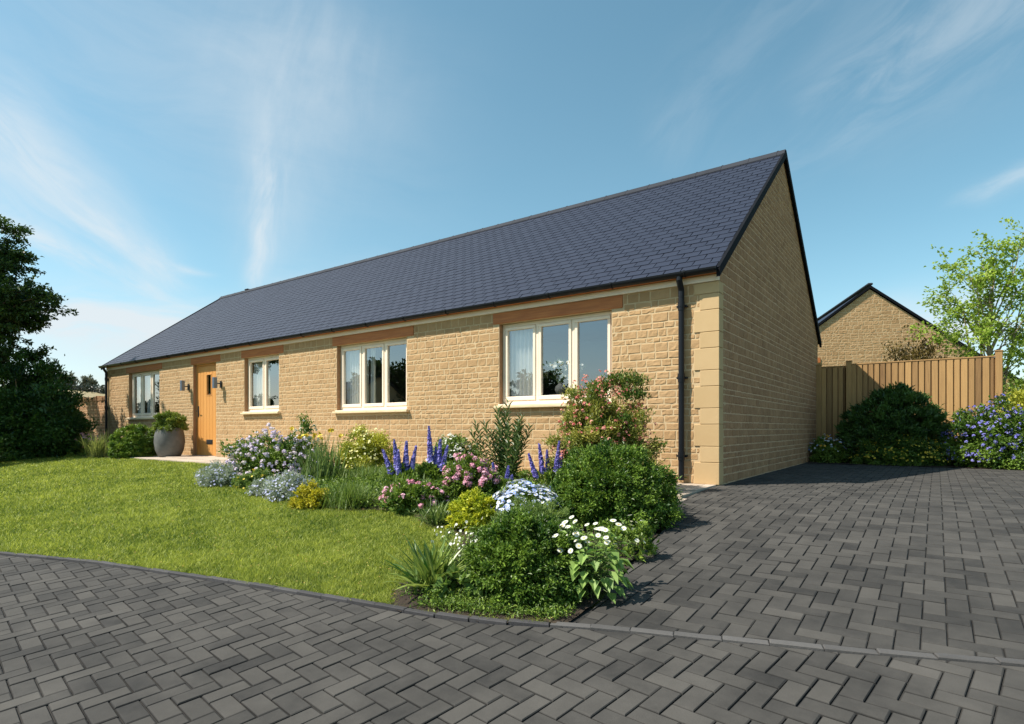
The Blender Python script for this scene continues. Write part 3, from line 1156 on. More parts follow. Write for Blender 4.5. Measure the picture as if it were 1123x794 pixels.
def build_house():
    rng = np.random.default_rng(31)
    H = thing('bungalow', 'long single storey honey stone bungalow with dark slate roof and cream windows', 'house', (0, 0, 0))
    # front wall: stones over a mortar core with real openings
    core = Acc()
    xs = sorted({HX0, HX1} | {o[0] for o in OPEN} | {o[1] for o in OPEN})
    for a, b in zip(xs[:-1], xs[1:]):
        op = [o for o in OPEN if o[0] <= a + 1e-6 and o[1] >= b - 1e-6]
        if op:
            o = op[0]
            if o[2] > 0:
                core.box(a, b, 0, .30, -.3, o[2] - .02)
            core.box(a, b, 0, .30, o[3], EAVE_Z - .02)
        else:
            core.box(a, b, 0, .30, -.3, EAVE_Z - .02)
    holes = []
    for o, l in zip(OPEN, LINT):
        holes.append((o[0] - .002, o[1] + .002, o[2] - (.06 if o[2] > 0 else 1), o[3]))
        holes.append((l[0], l[1], 2.22, 2.6))
    QZ, z, k = [], 0.0, 0
    while z < 2.39:
        h = .26 if k % 2 == 0 else .19
        QZ.append((z, min(z + h, 2.385), k % 2 == 0))
        z += h
        k += 1
    for (a, b, wide) in QZ:
        holes.append((-.285 if wide else -.215, .01, a - .001, b))
        holes.append((HX0 - .01, HX0 + (.28 if wide else .17), a - .001, b))
    st = stone_wall(HX0, HX1, 0.0, 2.385, holes, rng, place=lambda u, v, d: (u, -d, v))
    w = core.build('wall', M_MORTAR, H, label='sunlit front wall of coursed honey stone')
    st.build('stonework', M_STONE, w)
    # quoins
    Q, Q2 = Acc(), Acc()
    for (a, b, wide) in QZ:
        f = .285 if wide else .215
        Q.box(-f + .002, .013, -.013, .15, a + .0025, b - .0025, float(rng.uniform(.2, .9)), bev=.004)
        Q2.box(HX0 - .013, HX0 + f, -.013, .15, a + .0025, b - .0025, float(rng.uniform(.2, .9)), bev=.004)
    Q.build('quoin_stones', M_ASHLAR, w)
    Q2.build('quoin_stones', M_ASHLAR, w)
    # gable walls
    sl = (RIDGE_Z - EAVE_Z) / (HD / 2 + .12)

    def cut(u):
        return EAVE_Z + (HD / 2 + .12 - np.abs(u - HD / 2)) * sl - .035 - .0

    for side, lab in ((1, 'shaded gable wall of coursed honey stone'), (-1, None)):
        x = HX1 if side > 0 else HX0
        xi = x - side * .30
        G = Acc()
        zt = float(cut(np.array(0.3)))
        pts = [(.302, -.3), (HD, -.3), (HD, float(cut(np.array(HD)))), (HD / 2, float(cut(np.array(HD / 2)))), (.302, zt)]
        if side < 0:
            V = [(x, p[0], p[1]) for p in pts] + [(xi, p[0], p[1]) for p in pts]
        else:
            V = [(x - .001, p[0], p[1]) for p in pts] + [(xi, p[0], p[1]) for p in pts]
        G.add(V, [(0, 1, 2, 3, 4)])
        n0 = G.n - 10
        G.loops.append(np.array([9, 8, 7, 6, 5], dtype=np.int32) + n0)
        G.sizes.append(np.array([5], dtype=np.int32))
        G.mi.append(np.array([0], dtype=np.int32))
        for i in range(5):
            j = (i + 1) % 5
            G.loops.append(np.array([n0 + i, n0 + i + 5, n0 + j + 5, n0 + j], dtype=np.int32))
            G.sizes.append(np.array([4], dtype=np.int32))
            G.mi.append(np.array([0], dtype=np.int32))
        # triangle above the front wall head
        G.box(min(x, xi), max(x, xi) - (.001 if side > 0 else 0), .0005, .30, EAVE_Z - .019, EAVE_Z + .05)
        g = G.build('wall', M_GMORTAR, H, label=lab)
        gh = [(-.05, .152, -.1, 2.385)]
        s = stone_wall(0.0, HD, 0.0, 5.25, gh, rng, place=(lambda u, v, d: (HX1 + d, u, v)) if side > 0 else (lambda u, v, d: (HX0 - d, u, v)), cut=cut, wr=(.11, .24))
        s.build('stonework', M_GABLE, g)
    B = Acc()
    B.box(HX0 + .3, HX1 - .3, HD - .3, HD - .002, -.3, EAVE_Z - .02)
    B.build('wall', M_GMORTAR, H)
    for k, o in enumerate(OPEN):
        A = Acc()
        d = .083 if k != 1 else .073
        zl = o[2] if o[2] > 0 else .012
        for q0, q1 in ((o[0] + .0005, o[0] + .0035), (o[1] - .0035, o[1] - .0005)):
            A = Acc()
            A.box(q0, q1, .002, d, zl, o[3] - .002, .4)
            A.build('reveal', M_GABLE, w)
    # lintels
    for (a, b) in LINT:
        A = Acc()
        A.box(a + .003, b - .003, -.016, .22, 2.222, 2.382, bev=.004)
        A.build('lintel', M_LINTEL, H)
    # fascia, soffit
    A = Acc()
    A.box(HX0 + .002, HX1 + .014, -.03, -.002, 2.388, 2.462, bev=.002)
    A.build('fascia', M_CREAM, H)
    A = Acc()
    A.box(HX0 + .002, HX1 + .014, -.105, -.002, 2.465, 2.492)
    A.build('soffit', M_LINTEL, H)
    # roof
    R = Acc()
    e = .12
    yb = [(-e, EAVE_Z - .005), (HD / 2, RIDGE_Z - .008), (HD + e, EAVE_Z - .005)]
    for (p, q) in ((yb[0], yb[1]), (yb[2], yb[1])):
        V = [(x, y, z - t) for x in (HX0 - .03, HX1 + .03) for (y, z) in (p, q) for t in (0, .022)]
        R.add(V, [(0, 2, 3, 1), (4, 5, 7, 6), (0, 1, 5, 4), (2, 6, 7, 3), (0, 4, 6, 2), (1, 3, 7, 5)])
    roof = R.build('roof', M_BLACK, H)
    slates('slates', roof, 1, rng)
    slates('slates', roof, -1, rng)
    # ridge tiles
    A = Acc()
    x = HX0 - .12
    while x < HX1 + .04:
        L = min(.45, HX1 + .05 - x)
        prof = [(-.115, -.088), (-.05, -.008), (0, .022), (.05, -.008), (.115, -.088)]
        V = []
        for xx in (x + .002, x + L - .002):
            for t in (0, .014):
                V += [(xx, HD / 2 + p, RIDGE_Z + .030 + q + t) for p, q in prof]
        F = []
        for i in range(4):
            F += [(i, i + 1, 11 + i, 10 + i), (5 + i, 15 + i, 16 + i, 6 + i), (i, 5 + i, 6 + i, i + 1), (10 + i, 11 + i, 16 + i, 15 + i)]
        F += [(0, 10, 15, 5), (4, 9, 19, 14)]
        A.add(V, F, float(rng.uniform(.2, .8)))
        # raised collar at the joint
        A.box(x - .018, x + .018, HD / 2 - .022, HD / 2 + .022, RIDGE_Z + .040, RIDGE_Z + .066, .4, bev=.006)
        x += .45
    A.build('ridge_tiles', M_RIDGE, roof)
    for xx in (-16.4,):
        A = Acc()
        A.box(xx - .09, xx + .09, HD / 2 - .06, HD / 2 + .06, RIDGE_Z + .05, RIDGE_Z + .085, bev=.01)
        A.build('ridge_vent', M_RIDGE, roof)
    # dry verges: black strips up the gable edges
    for xv, sgn in ((HX1, 1), (HX0, -1)):
        for s in (1, -1):
            A = Acc()
            y0, y1 = (-.135, HD / 2) if s > 0 else (HD + .135, HD / 2)
            z0, z1 = EAVE_Z - .012, RIDGE_Z + .012
            xa, xb = (xv + .018, xv + .058) if sgn > 0 else (xv - .10, xv - .02)
            V = [(x_, y, z + t) for x_ in (xa, xb) for (y, z) in ((y0, z0), (y1, z1)) for t in (-.085, .034)]
            A.add(V, [(0, 2, 3, 1), (4, 5, 7, 6), (0, 1, 5, 4), (2, 6, 7, 3), (0, 4, 6, 2), (1, 3, 7, 5)])
            A.build('verge', M_VERGE, roof)
    # gutter (half round) with brackets and downpipes
    G = Acc()
    yc, zc, r = -.130, 2.512, .054
    th = np.linspace(0, np.pi, 11)
    prof = [(yc - r * math.cos(a), zc - r * math.sin(a)) for a in th] + [(yc - (r - .005) * math.cos(a), zc - (r - .005) * math.sin(a)) for a in th[::-1]]
    prof[0] = (yc - r - .002, zc + .004)
    gx0, gx1 = HX0 - .14, HX1 + .02
    m = len(prof)
    V = [(x_, p[0], p[1]) for x_ in (gx0, gx1) for p in prof]
    i = np.arange(m)
    j = (i + 1) % m
    G.add(V, np.stack([i, j, j + m, i + m], -1))
    for xe in (gx0, gx1):       # stop ends
        V = [(xe + d, yc - (r + .004) * math.cos(a), zc - (r + .004) * math.sin(a) + (.004 if k in (0, 10) else 0)) for d in (-.006, .006) for k, a in enumerate(th)]
        n0 = G.n
        G.add(V, [(a_, a_ + 1, a_ + 12, a_ + 11) for a_ in range(10)] + [(10, 0, 11, 21)])
        for q in (np.arange(11), np.arange(11, 22)[::-1]):
            G.loops.append((q + n0).astype(np.int32))
            G.sizes.append(np.array([11], dtype=np.int32))
            G.mi.append(np.array([0], dtype=np.int32))
    gut = G.build('gutter', M_BLACK, H, smooth=False)
    x = HX0 + .5
    while x < HX1:
        G = Acc()
        G.tube([(x, yc - (r + .004) * math.cos(a), zc - (r + .004) * math.sin(a)) for a in th], .006, 5)
        G.box(x - .016, x + .016, yc - r - .006, yc - r + .006, zc - .012, zc + .010)
        G.build('bracket', M_BLACK, gut)
        x += .95
    for px_ in (-.42, HX0 + .10):
        yp = -.062
        D = Acc()
        D.tube([(px_, yc, 2.475), (px_, yc, 2.43), (px_, yc + .012, 2.405), (px_, yp - .012, 2.34), (px_, yp, 2.31), (px_, yp, 2.24)], .036, 12)
        D.tube([(px_, yp, 2.30), (px_, yp, .04)], .034, 14)
        pipe = D.build('downpipe', M_BLACK, H, smooth=False)
        for zc_ in (2.13, 1.27, .33):
            C = Acc()
            C.tube([(px_, yp, zc_ - .05), (px_, yp, zc_ + .05)], .0405, 14)
            C.tube([(px_, yp, zc_ - .012), (px_, yp, zc_ + .012)], .045, 14)
            C.box(px_ - .062, px_ + .062, yp + .010, yp + .024, zc_ - .014, zc_ + .014, bev=.003)
            for s in (-1, 1):
                C.tube([(px_ + s * .055, yp + .012, zc_), (px_ + s * .055, -.001, zc_)], .011, 8)
            C.build('pipe_clip', M_BLACK, pipe)
    # windows
    labs = ['three light window at the far left end', 'two light window right of the oak door', 'three light window in the middle of the front', 'three light window nearest the gable, vase behind it']
    for o, n, lb in zip([OPEN[0], OPEN[2], OPEN[3], OPEN[4]], (3, 2, 3, 3), labs):
        window(H, o[0], o[1], o[2], o[3], n, lb)
    # reveals and door
    o = OPEN[1]
    A = Acc()
    x0, x1 = o[0] + .01, o[1] - .01
    yb = .075
    A.box(x0, x0 + .04, yb, yb + .08, 0.0, o[3] - .004, .2, bev=.003)
    A.box(x1 - .04, x1, yb, yb + .08, 0.0, o[3] - .004, .2, bev=.003)
    A.box(x0 + .04, x1 - .04, yb, yb + .08, o[3] - .045, o[3] - .004, .2, bev=.003)
    dr = A.build('door_frame', M_OAK, H)
    A = Acc()
    a, b = x0 + .044, x1 - .044
    nb = 7
    bw = (b - a) / nb
    wx0, wx1, wz0, wz1 = -12.16, -11.96, 1.47, 1.95
    for k in range(nb):
        p, q = a + k * bw, a + (k + 1) * bw
        tt = float(rng.uniform(.15, .9))
        if q > wx0 and p < wx1:
            A.box(p + .0015, q - .0015, yb + .012, yb + .055, .012, wz0 - .001, tt, bev=.004)
            A.box(p + .0015, q - .0015, yb + .012, yb + .055, wz1 + .001, o[3] - .048, tt, bev=.004)
            if p < wx0:
                A.box(p + .0015, wx0 - .001, yb + .012, yb + .055, wz0, wz1, tt, bev=.003)
            if q > wx1:
                A.box(wx1 + .001, q - .0015, yb + .012, yb + .055, wz0, wz1, tt, bev=.003)
        else:
            A.box(p + .0015, q - .0015, yb + .012, yb + .055, .012, o[3] - .048, tt, bev=.004)
    A.box(a, b, yb + .030, yb + .05, .013, wz0 - .002, .3)
    door = A.build('door', M_OAK, H, label='vertically boarded oak front door')
    A = Acc()
    for (p, q, r_, s_) in ((wx0 - .022, wx1 + .022, wz0 - .022, wz0), (wx0 - .022, wx1 + .022, wz1, wz1 + .022)):
        A.box(p, q, yb + .004, yb + .03, r_, s_, .6, bev=.003)
    for (p, q) in ((wx0 - .022, wx0), (wx1, wx1 + .022)):
        A.box(p, q, yb + .004, yb + .03, wz0 + .0005, wz1 - .0005, .6, bev=.003)
    A.build('window_bead', M_OAK, door)
    A = Acc()
    A.add([(wx0, yb + .028, wz0), (wx1, yb + .028, wz0), (wx1, yb + .028, wz1), (wx0, yb + .028, wz1)], [(0, 1, 2, 3)])
    A.build('pane', M_GLASS, door)
    A = Acc()
    A.box(-12.17, -11.88, yb + .002, yb + .014, .285, .395, bev=.003)
    A.box(-12.15, -11.90, yb - .004, yb + .004, .305, .375, bev=.002)
    A.build('letterbox', M_IRON, door)
    A = Acc()
    A.box(x0 + .062, x0 + .105, yb, yb + .012, .95, 1.21, bev=.003)
    A.tube([(x0 + .083, yb + .004, 1.09), (x0 + .083, yb - .045, 1.09), (x0 + .10, yb - .052, 1.09), (x0 + .20, yb - .052, 1.085)], .009, 8)
    A.tube([(x0 + .083, yb + .004, .99), (x0 + .083, yb - .008, .99)], .012, 10)
    A.build('handle', M_IRON, door)
    A = Acc()
    A.box(x0 - .006, x1 + .006, -.02, yb + .11, -.04, .010, bev=.004)
    A.build('threshold', M_SLAB, H)
    # wall lights: box lamp held off the wall by an arm
    for xl, lb in ((-12.86, 'box wall light left of the door'), (-11.30, 'box wall light right of the door')):
        A = Acc()
        A.box(xl - .035, xl + .035, -.018 - .012, -.012, 1.60, 1.76, bev=.004)
        A.tube([(xl, -.02, 1.70), (xl, -.13, 1.70)], .014, 8)
        wl = A.build('wall_light', M_IRON, H, label=lb)
        A = Acc()
        A.box(xl - .042, xl + .042, -.20, -.12, 1.585, 1.835, bev=.004)
        A.build('lamp_body', M_METAL, wl)
    # rooms behind the glass
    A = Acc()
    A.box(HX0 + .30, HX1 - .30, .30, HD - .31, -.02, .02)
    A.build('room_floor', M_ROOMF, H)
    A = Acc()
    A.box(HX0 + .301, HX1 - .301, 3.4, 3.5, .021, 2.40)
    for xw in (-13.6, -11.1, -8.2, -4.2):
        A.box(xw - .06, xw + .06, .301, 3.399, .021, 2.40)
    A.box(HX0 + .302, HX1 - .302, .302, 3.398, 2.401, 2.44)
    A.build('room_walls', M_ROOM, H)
    return H


def curtain(x0, x1, z0, z1, y, label, seed, amp=.028, pitch=.075, group=None):
    rng = np.random.default_rng(seed)
    n = max(12, int((x1 - x0) / .008))
    m = 8
    u = np.linspace(0, 1, n)
    ph = np.cumsum(rng.uniform(.6, 1.4, n)) * (x1 - x0) / n / pitch * 2 * np.pi
    V = []
    for k in range(m + 1):
        v = k / m
        a = amp * (1.15 - .35 * v)
        V.append(np.column_stack([x0 + (x1 - x0) * u, y + a * np.sin(ph + .2 * math.sin(v * 3)), np.full(n, z0 + (z1 - z0) * v)]))
    V = np.concatenate(V)
    i, j = np.meshgrid(np.arange(n - 1), np.arange(m))
    a = (j * n + i).ravel()
    A = Acc()
    A.add(V, np.stack([a, a + 1, a + n + 1, a + n], -1), .5)
    A.tube([(x0, y - .002, z1 + .012), (x1, y - .002, z1 + .012)], .010, 6)
    o = A.build('curtain', M_CURT, smooth=True)
    o['label'] = label
    o['category'] = 'curtain'
    o['group'] = 'white curtains behind the windows'
    return o


def curtains():
    curtain(-3.17, -2.60, .85, 2.2, .21, 'white curtain in the left light of the window nearest the gable', 1)
    curtain(-1.47, -1.34, .85, 2.2, .21, 'narrow strip of white curtain at the right edge of the window nearest the gable', 2, pitch=.05)
    curtain(-7.05, -6.44, .85, 2.2, .21, 'white curtain filling the left light of the middle front window', 3)
    curtain(-6.36, -6.24, .85, 2.2, .22, 'narrow white curtain fold in the centre light of the middle front window', 4, pitch=.05)
    curtain(-10.30, -9.66, .85, 2.2, .21, 'white curtain in the left light of the window beside the oak door', 5)
    curtain(-16.30, -16.08, .85, 2.2, .21, 'white curtain in the left light of the far left window', 6, pitch=.06)
    curtain(-15.72, -15.40, .85, 2.2, .21, 'white curtain behind the centre light of the far left window', 7, pitch=.06)


def vase():
    rng = np.random.default_rng(3)
    t = thing('flower_vase', 'round grey vase of white flowers standing inside the window nearest the gable', 'vase', (-2.30, .255, 1.152))
    A = Acc()
    A.lathe([(0, 0), (.045, 0), (.075, .03), (.088, .07), (.078, .11), (.045, .14), (.035, .155), (.042, .165), (.036, .165), (.030, .15), (0, .10)], (0, 0, 0), 24)
    A.build('vessel', M_POT, t, smooth=True)
    S = Acc()
    C = np.array([[rng.normal(0, .10), rng.normal(0, .05), .30 + rng.uniform(-.06, .16)] for _ in range(26)])
    for c in C:
        S.tube([(0, 0, .12), (c[0] * .4, c[1] * .4, .22), c], .0025, 5, cap=False)
    S.build('stem', M_STEM, t)
    P = np.repeat(C, 12, 0) + rng.normal(0, .03, (len(C) * 12, 3))
    L = Acc()
    V, F, T = leaf_quads(P, unit(P - np.array([0, 0, .15])) + rng.normal(0, .5, P.shape), rng.normal(0, .4, P.shape) + [0, -.3, 1], .06, .022, .2, rng.random(len(P)))
    L.add(V, F, T)
    L.build('foliage', leafm('vase_leaf', (.03, .07, .015), (.09, .16, .04)), t)
    A = Acc()
    q = C[rng.integers(0, len(C), 60)] + rng.normal(0, .022, (60, 3)) + [0, -.01, .015]
    V, F, T = florets(q, unit(rng.normal(0, .5, (60, 3)) + [0, -.8, .4]), .030, 5, rng, .25)
    A.add(V, F, T)
    A.build('blossom', leafm('white_petal', (.84, .82, .76), (.92, .91, .88), .3), t, kind='stuff')
    # the ledge the vase stands on
    A = Acc()
    A.box(-3.20, -1.39, .165, .50, 1.003, 1.15, bev=.004)
    A.build('window_ledge', M_ROOM, bpy.data.objects['bungalow'])


# ------------------------------------------------------------------ fence, garden wall, neighbour
def fence():
    rng = np.random.default_rng(12)
    yF = 6.86
    t = thing('wooden_fence', 'tall timber fence of vertical boards between the bungalow and the right hand shrubs', 'fence', (0, 0, 0))
    for x, h in ((.045, 1.99), (.60, 2.03), (2.97, 2.06)):
        A = Acc()
        A.box(x - .05, x + .05, yF - .06, yF + .04, -.05, h, float(rng.uniform(.5, .9)), bev=.006)
        p = A.build('post', M_FENCE, t)
        A = Acc()
        A.box(x - .058, x + .058, yF - .068, yF + .048, h + .001, h + .022, .4, bev=.005)
        A.build('post_cap', M_FENCE, p)
    for a, b, h in ((.097, .548, 1.935), (.652, 2.918, 1.965)):
        A = Acc()
        x = a
        k = 0
        while x < b - .02:
            w = rng.choice([.105, .095, .115, .10])
            e = min(x + w, b)
            tone = float(np.clip(rng.normal(.55, .34), 0, 1))
            # front boards with gaps, rear boards closing them
            A.box(x, e - .022, yF - .022, yF - .002 + .0, .06, h, tone, bev=.002)
            A.box(max(a, e - .045), min(b, e + .028), yF + .000, yF + .016, .06, h - .004, float(np.clip(rng.normal(.25, .15), 0, 1)))
            x = e
            k += 1
        pn = A.build('board_panel', M_FENCE, t)
        for nm, bx in [('top_rail', (yF - .030, yF + .026, h + .001, h + .026)), ('gravel_board', (yF - .022, yF + .016, -.02, .058))] + [('rail', (yF + .018, yF + .055, zz, zz + .07)) for zz in (.35, 1.0, 1.65)]:
            A = Acc()
            A.box(a, b, *bx, .45, bev=.004)
            A.build(nm, M_FENCE, pn)
    return t


def garden_wall():
    rng = np.random.default_rng(44)
    t = thing('garden_wall', 'shaded dry stone garden wall running left from the bungalow end', 'wall', (0, 0, 0))
    A = Acc()
    x0, x1 = -25.0, HX0 - .02
    A.box(x0, x1, .05, .33, -.2, 1.50)
    w = A.build('wall_core', M_GMORTAR, t)
    s = stone_wall(x0, x1, 0.0, 1.50, [], rng, place=lambda u, v, d: (u, .05 - d * 1.3, v))
    s.build('stonework', M_GABLE, w)
    A = Acc()
    x = x0
    while x < x1 - .05:
        ww = rng.uniform(.05, .10)
        A.box(x + .004, x + ww, .02 + rng.uniform(-.015, .015), .35, 1.501, 1.64 + rng.uniform(-.03, .03), float(rng.uniform(0, 1)), bev=.012)
        x += ww
    A.build('coping_stones', M_GABLE, t)


def neighbour():
    rng = np.random.default_rng(77)
    # gable end seen over the fence; local frame: x along the gable, y into the house
    cx, cy = 561.5, 470
    D = 17.0
    lat = (954 - 561.5) / 638 * D
    R_, F_ = (.8076, .5899), (-.5899, .8076)
    px = CAM[0] + lat * R_[0] + D * F_[0]
    py = CAM[1] + lat * R_[1] + D * F_[1]
    t = thing('neighbour_house', 'neighbouring honey stone house whose gable rises behind the timber fence', 'house', (px, py, 0), YAW - math.radians(14))
    hw, pk, pitch = 3.6, 4.76, .765
    ez = pk - hw * pitch

    def cut(u):
        return pk - np.abs(u) * pitch - .03
    A = Acc()
    V = [(-hw, 0, -.2), (hw, 0, -.2), (hw, 0, ez - .03), (0, 0, pk - .03), (-hw, 0, ez - .03)]
    V = V + [(a, 9.0, c) for a, b, c in V]
    A.add(V, [(0, 1, 2, 3, 4)])
    for q in ([9, 8, 7, 6, 5],):
        A.loops.append(np.array(q, dtype=np.int32))
        A.sizes.append(np.array([5], dtype=np.int32))
        A.mi.append(np.array([0], dtype=np.int32))
    for i in range(5):
        j = (i + 1) % 5
        A.loops.append(np.array([i, i + 5, j + 5, j], dtype=np.int32))
        A.sizes.append(np.array([4], dtype=np.int32))
        A.mi.append(np.array([0], dtype=np.int32))
    w = A.build('wall', M_MORTAR, t)
    wz, wx0, wx1 = 2.62, -2.6, -1.42
    st = stone_wall(-hw, hw, 0, pk, [(wx0, wx1, 1.5, wz + .14)], rng, place=lambda u, v, d: (u, -d, v), cut=cut)
    st.build('stonework', M_STONE, w)
    for s in (-1, 1):
        A = Acc()
        e = .16
        V = []
        for y in (-.05, 9.05):
            for (x, z) in ((0, pk + .02), (s * (hw + e), ez - e * pitch + .02)):
                for tt in (0, .04):
                    V.append((x, y, z + tt))
        A.add(V, [(0, 2, 3, 1), (4, 5, 7, 6), (0, 1, 5, 4), (2, 6, 7, 3), (0, 4, 6, 2), (1, 3, 7, 5)])
        r = A.build('roof', M_SLATE, t)
        A = Acc()
        V = []
        for y in (-.06, -.052):
            for (x, z) in ((0, pk + .10), (s * (hw + e + .02), ez - e * pitch + .10)):
                for tt in (-.10, -.02):
                    V.append((x, y, z + tt))
        A.add(V, [(0, 2, 3, 1), (4, 5, 7, 6), (0, 1, 5, 4), (2, 6, 7, 3), (0, 4, 6, 2), (1, 3, 7, 5)])
        A.build('verge', M_VERGE, r)
    A = Acc()
    A.box(-.07, .07, -.058, 9.06, pk + .085, pk + .15, bev=.02)
    A.build('ridge_tiles', M_RIDGE, t)
    A = Acc()
    A.box(wx0 - .10, wx1 + .10, -.03, .05, wz, wz + .14)
    A.build('lintel', M_LINTEL, t)
    A = Acc()
    A.box(wx0, wx0 + .07, -.02, .03, 1.55, wz - .002)
    A.box(wx1 - .07, wx1, -.02, .03, 1.55, wz - .002)
    A.box(wx0 + .07, wx1 - .07, -.02, .03, wz - .075, wz - .002)
    A.box(wx0 + .07, wx1 - .07, -.02, .03, 1.55, 1.62)
    f = A.build('window', M_CREAM, t)
    A = Acc()
    A.add([(wx0 + .07, -.006, 1.62), (wx1 - .07, -.006, 1.62), (wx1 - .07, -.006, wz - .08), (wx0 + .07, -.006, wz - .08)], [(0, 1, 2, 3)])
    A.build('pane', M_GLASS, f)


def hill():
    A = Acc()
    n = 90
    xs, ys = np.linspace(-420, -70, n), np.linspace(-80, 260, n)
    X, Y = np.meshgrid(xs, ys)
    Z = 13.8 * np.exp(-(((X + 215) / 85) ** 2 + ((Y - 62) / 95) ** 2)) + .35 * np.sin(X * .11) * np.sin(Y * .09) - .6
    V = np.stack([X, Y, Z], -1).reshape(-1, 3)
    i, j = np.meshgrid(np.arange(n - 1), np.arange(n - 1))
    a = (j * n + i).ravel()
    A.add(V, np.stack([a, a + 1, a + n + 1, a + n], -1))
    struct(A.build('hill', M_FIELD, smooth=True))
    rng = np.random.default_rng(9)
    mt = leafm('hazed_foliage', (.14, .15, .10), (.22, .23, .16), .1)  # skyline haze put into the greyed leaf colour

    def hz(x, y):
        return 13.8 * math.exp(-(((x + 215) / 85) ** 2 + ((y - 62) / 95) ** 2)) - .8
    # directions of the two round trees on the skyline
    for pxl, r, lb in ((72.5, 2.1, 'larger round pale tree on the hill skyline, left of the other'), (97, 1.7, 'smaller round pale tree on the hill skyline, nearer the bungalow')):
        tt = (pxl - 561.5) / 638
        dx, dy = tt * .8076 - .5899, tt * .5899 + .8076
        D = 165.0
        x, y = CAM[0] + dx * D, CAM[1] + dy * D
        o = thing('field_tree', lb, 'tree', (x, y, hz(x, y)), 0, 'round trees on the far hill')
        S = Acc()
        S.tube([(0, 0, 0), (0, 0, 1.2)], [.22, .16], 8)
        S.build('trunk', M_BARK, o)
        A = Acc()
        bush_mesh(A, r, r, r * 1.7, 900, .5, .35, rng, clusters=50, low=-.5)
        A.V = [v + np.array([0, 0, .7], dtype=np.float32) for v in A.V]
        A.build('crown', mt, o)
    # hedge along the brow
    A = Acc()
    for k in range(46):
        tt = (30 + k * 2.6 - 561.5) / 638
        dx, dy = tt * .8076 - .5899, tt * .5899 + .8076
        D = 150.0 + rng.normal(0, .6)
        x, y = CAM[0] + dx * D, CAM[1] + dy * D
        m = 60
        P = rng.normal(0, 1, (m, 3)) * np.array([.7, .7, .5]) + np.array([x, y, hz(x, y) + .8])
        V, F, T = leaf_quads(P, rng.normal(size=(m, 3)), rng.normal(size=(m, 3)), .7, .5, .2, rng.random(m))
        A.add(V, F, T)
    o = A.build('hedge', leafm('far_hedge', (.05, .06, .045), (.09, .10, .075), .1))
    o['label'] = 'dark hedge line crossing the far field below the skyline trees'
    o['category'] = 'hedge'


# ------------------------------------------------------------------ trees
def limb_tree(name, label, cat, loc, tips, trunk_pts, trunk_r, leaf_n, L, W, mat, bark, seed, cl_r=.35, start=.35, group=None, droop=.1, sub=4, tb=.5, tv=.4, br=.035, fold=.25, flat=.6, rz=0):
    """Tree with limbs from the trunk to given tips, twigs off each limb and leaves round the twigs."""
    rng = np.random.default_rng(seed)
    t = thing(name, label, cat, (loc[0], loc[1], float(TZ(loc[1]))), rz, group)
    B = Acc()
    tp = np.array(trunk_pts, float)
    s = np.linspace(0, 1, len(tp))
    ss = np.linspace(0, 1, 14)
    trunk = np.column_stack([np.interp(ss, s, tp[:, k]) for k in range(3)])
    trunk[1:-1] += rng.normal(0, .02, (12, 3)) * [1, 1, 0]
    B.tube(trunk, trunk_r * (1.25 - ss * .95), 10)
    ends, tints = [], []
    for tip in tips:
        tip = np.array(tip, float)
        zt = np.clip((tip[2] - tp[0][2]) / (tp[-1][2] - tp[0][2]) * .8, start, .95) * rng.uniform(.72, 1.0)
        b = np.array([np.interp(zt, ss, trunk[:, k]) for k in range(3)])
        mid = b * .5 + tip * .5 + rng.normal(0, .10, 3) + [0, 0, np.linalg.norm(tip - b) * .10]
        q = np.linspace(0, 1, 9)[:, None]
        path = (1 - q) ** 2 * b + 2 * q * (1 - q) * mid + q ** 2 * tip
        path[1:-1] += rng.normal(0, .025, (7, 3))
        ln = np.linalg.norm(tip - b)
        r0 = br * (.5 + ln * .22)
        B.tube(path, r0 * (1 - q[:, 0] * .82), 6, cap=False)
        ct = rng.normal(0, .12)
        for k in range(sub * 3):
            u = rng.uniform(.38, 1.0)
            p = np.array([np.interp(u, q[:, 0], path[:, c]) for c in range(3)])
            e = p + unit(rng.normal(size=3) * [1, 1, flat] + (tip - b) / max(ln, .1) * .7) * rng.uniform(.35, 1.1) * cl_r * 1.6
            e[2] -= droop * rng.random() * cl_r
            B.tube([p, (p + e) / 2 + rng.normal(0, .02, 3), e], [r0 * .25, r0 * .17, r0 * .07], 4, cap=False)
            ends.append((p, e))
            tints.append(ct + rng.normal(0, .1))
    B.build('trunk', bark, t)
    m = len(ends)
    idx = rng.integers(0, m, leaf_n)
    P0 = np.array([a for a, b in ends])
    P1 = np.array([b for a, b in ends])
    u = rng.uniform(.25, 1.12, (leaf_n, 1))
    P = P0[idx] * (1 - u) + P1[idx] * u + rng.normal(0, cl_r * .22, (leaf_n, 3)) * [1, 1, flat]
    D = unit(P1[idx] - P0[idx] + rng.normal(0, .55, (leaf_n, 3)) * .8)
    Nn = unit(rng.normal(0, .55, (leaf_n, 3)) + [0, 0, 1])
    tt = np.clip(tb + np.array(tints)[idx] * tv * 2 + rng.normal(0, tv * .4, leaf_n), 0, 1)
    V, F, T = leaf_quads(P, D, Nn, L * rng.uniform(.6, 1.2, leaf_n), W * rng.uniform(.7, 1.2, leaf_n), fold, tt, .15)
    A = Acc()
    A.add(V, F, T)
    A.build('crown', mat, t)
    return t


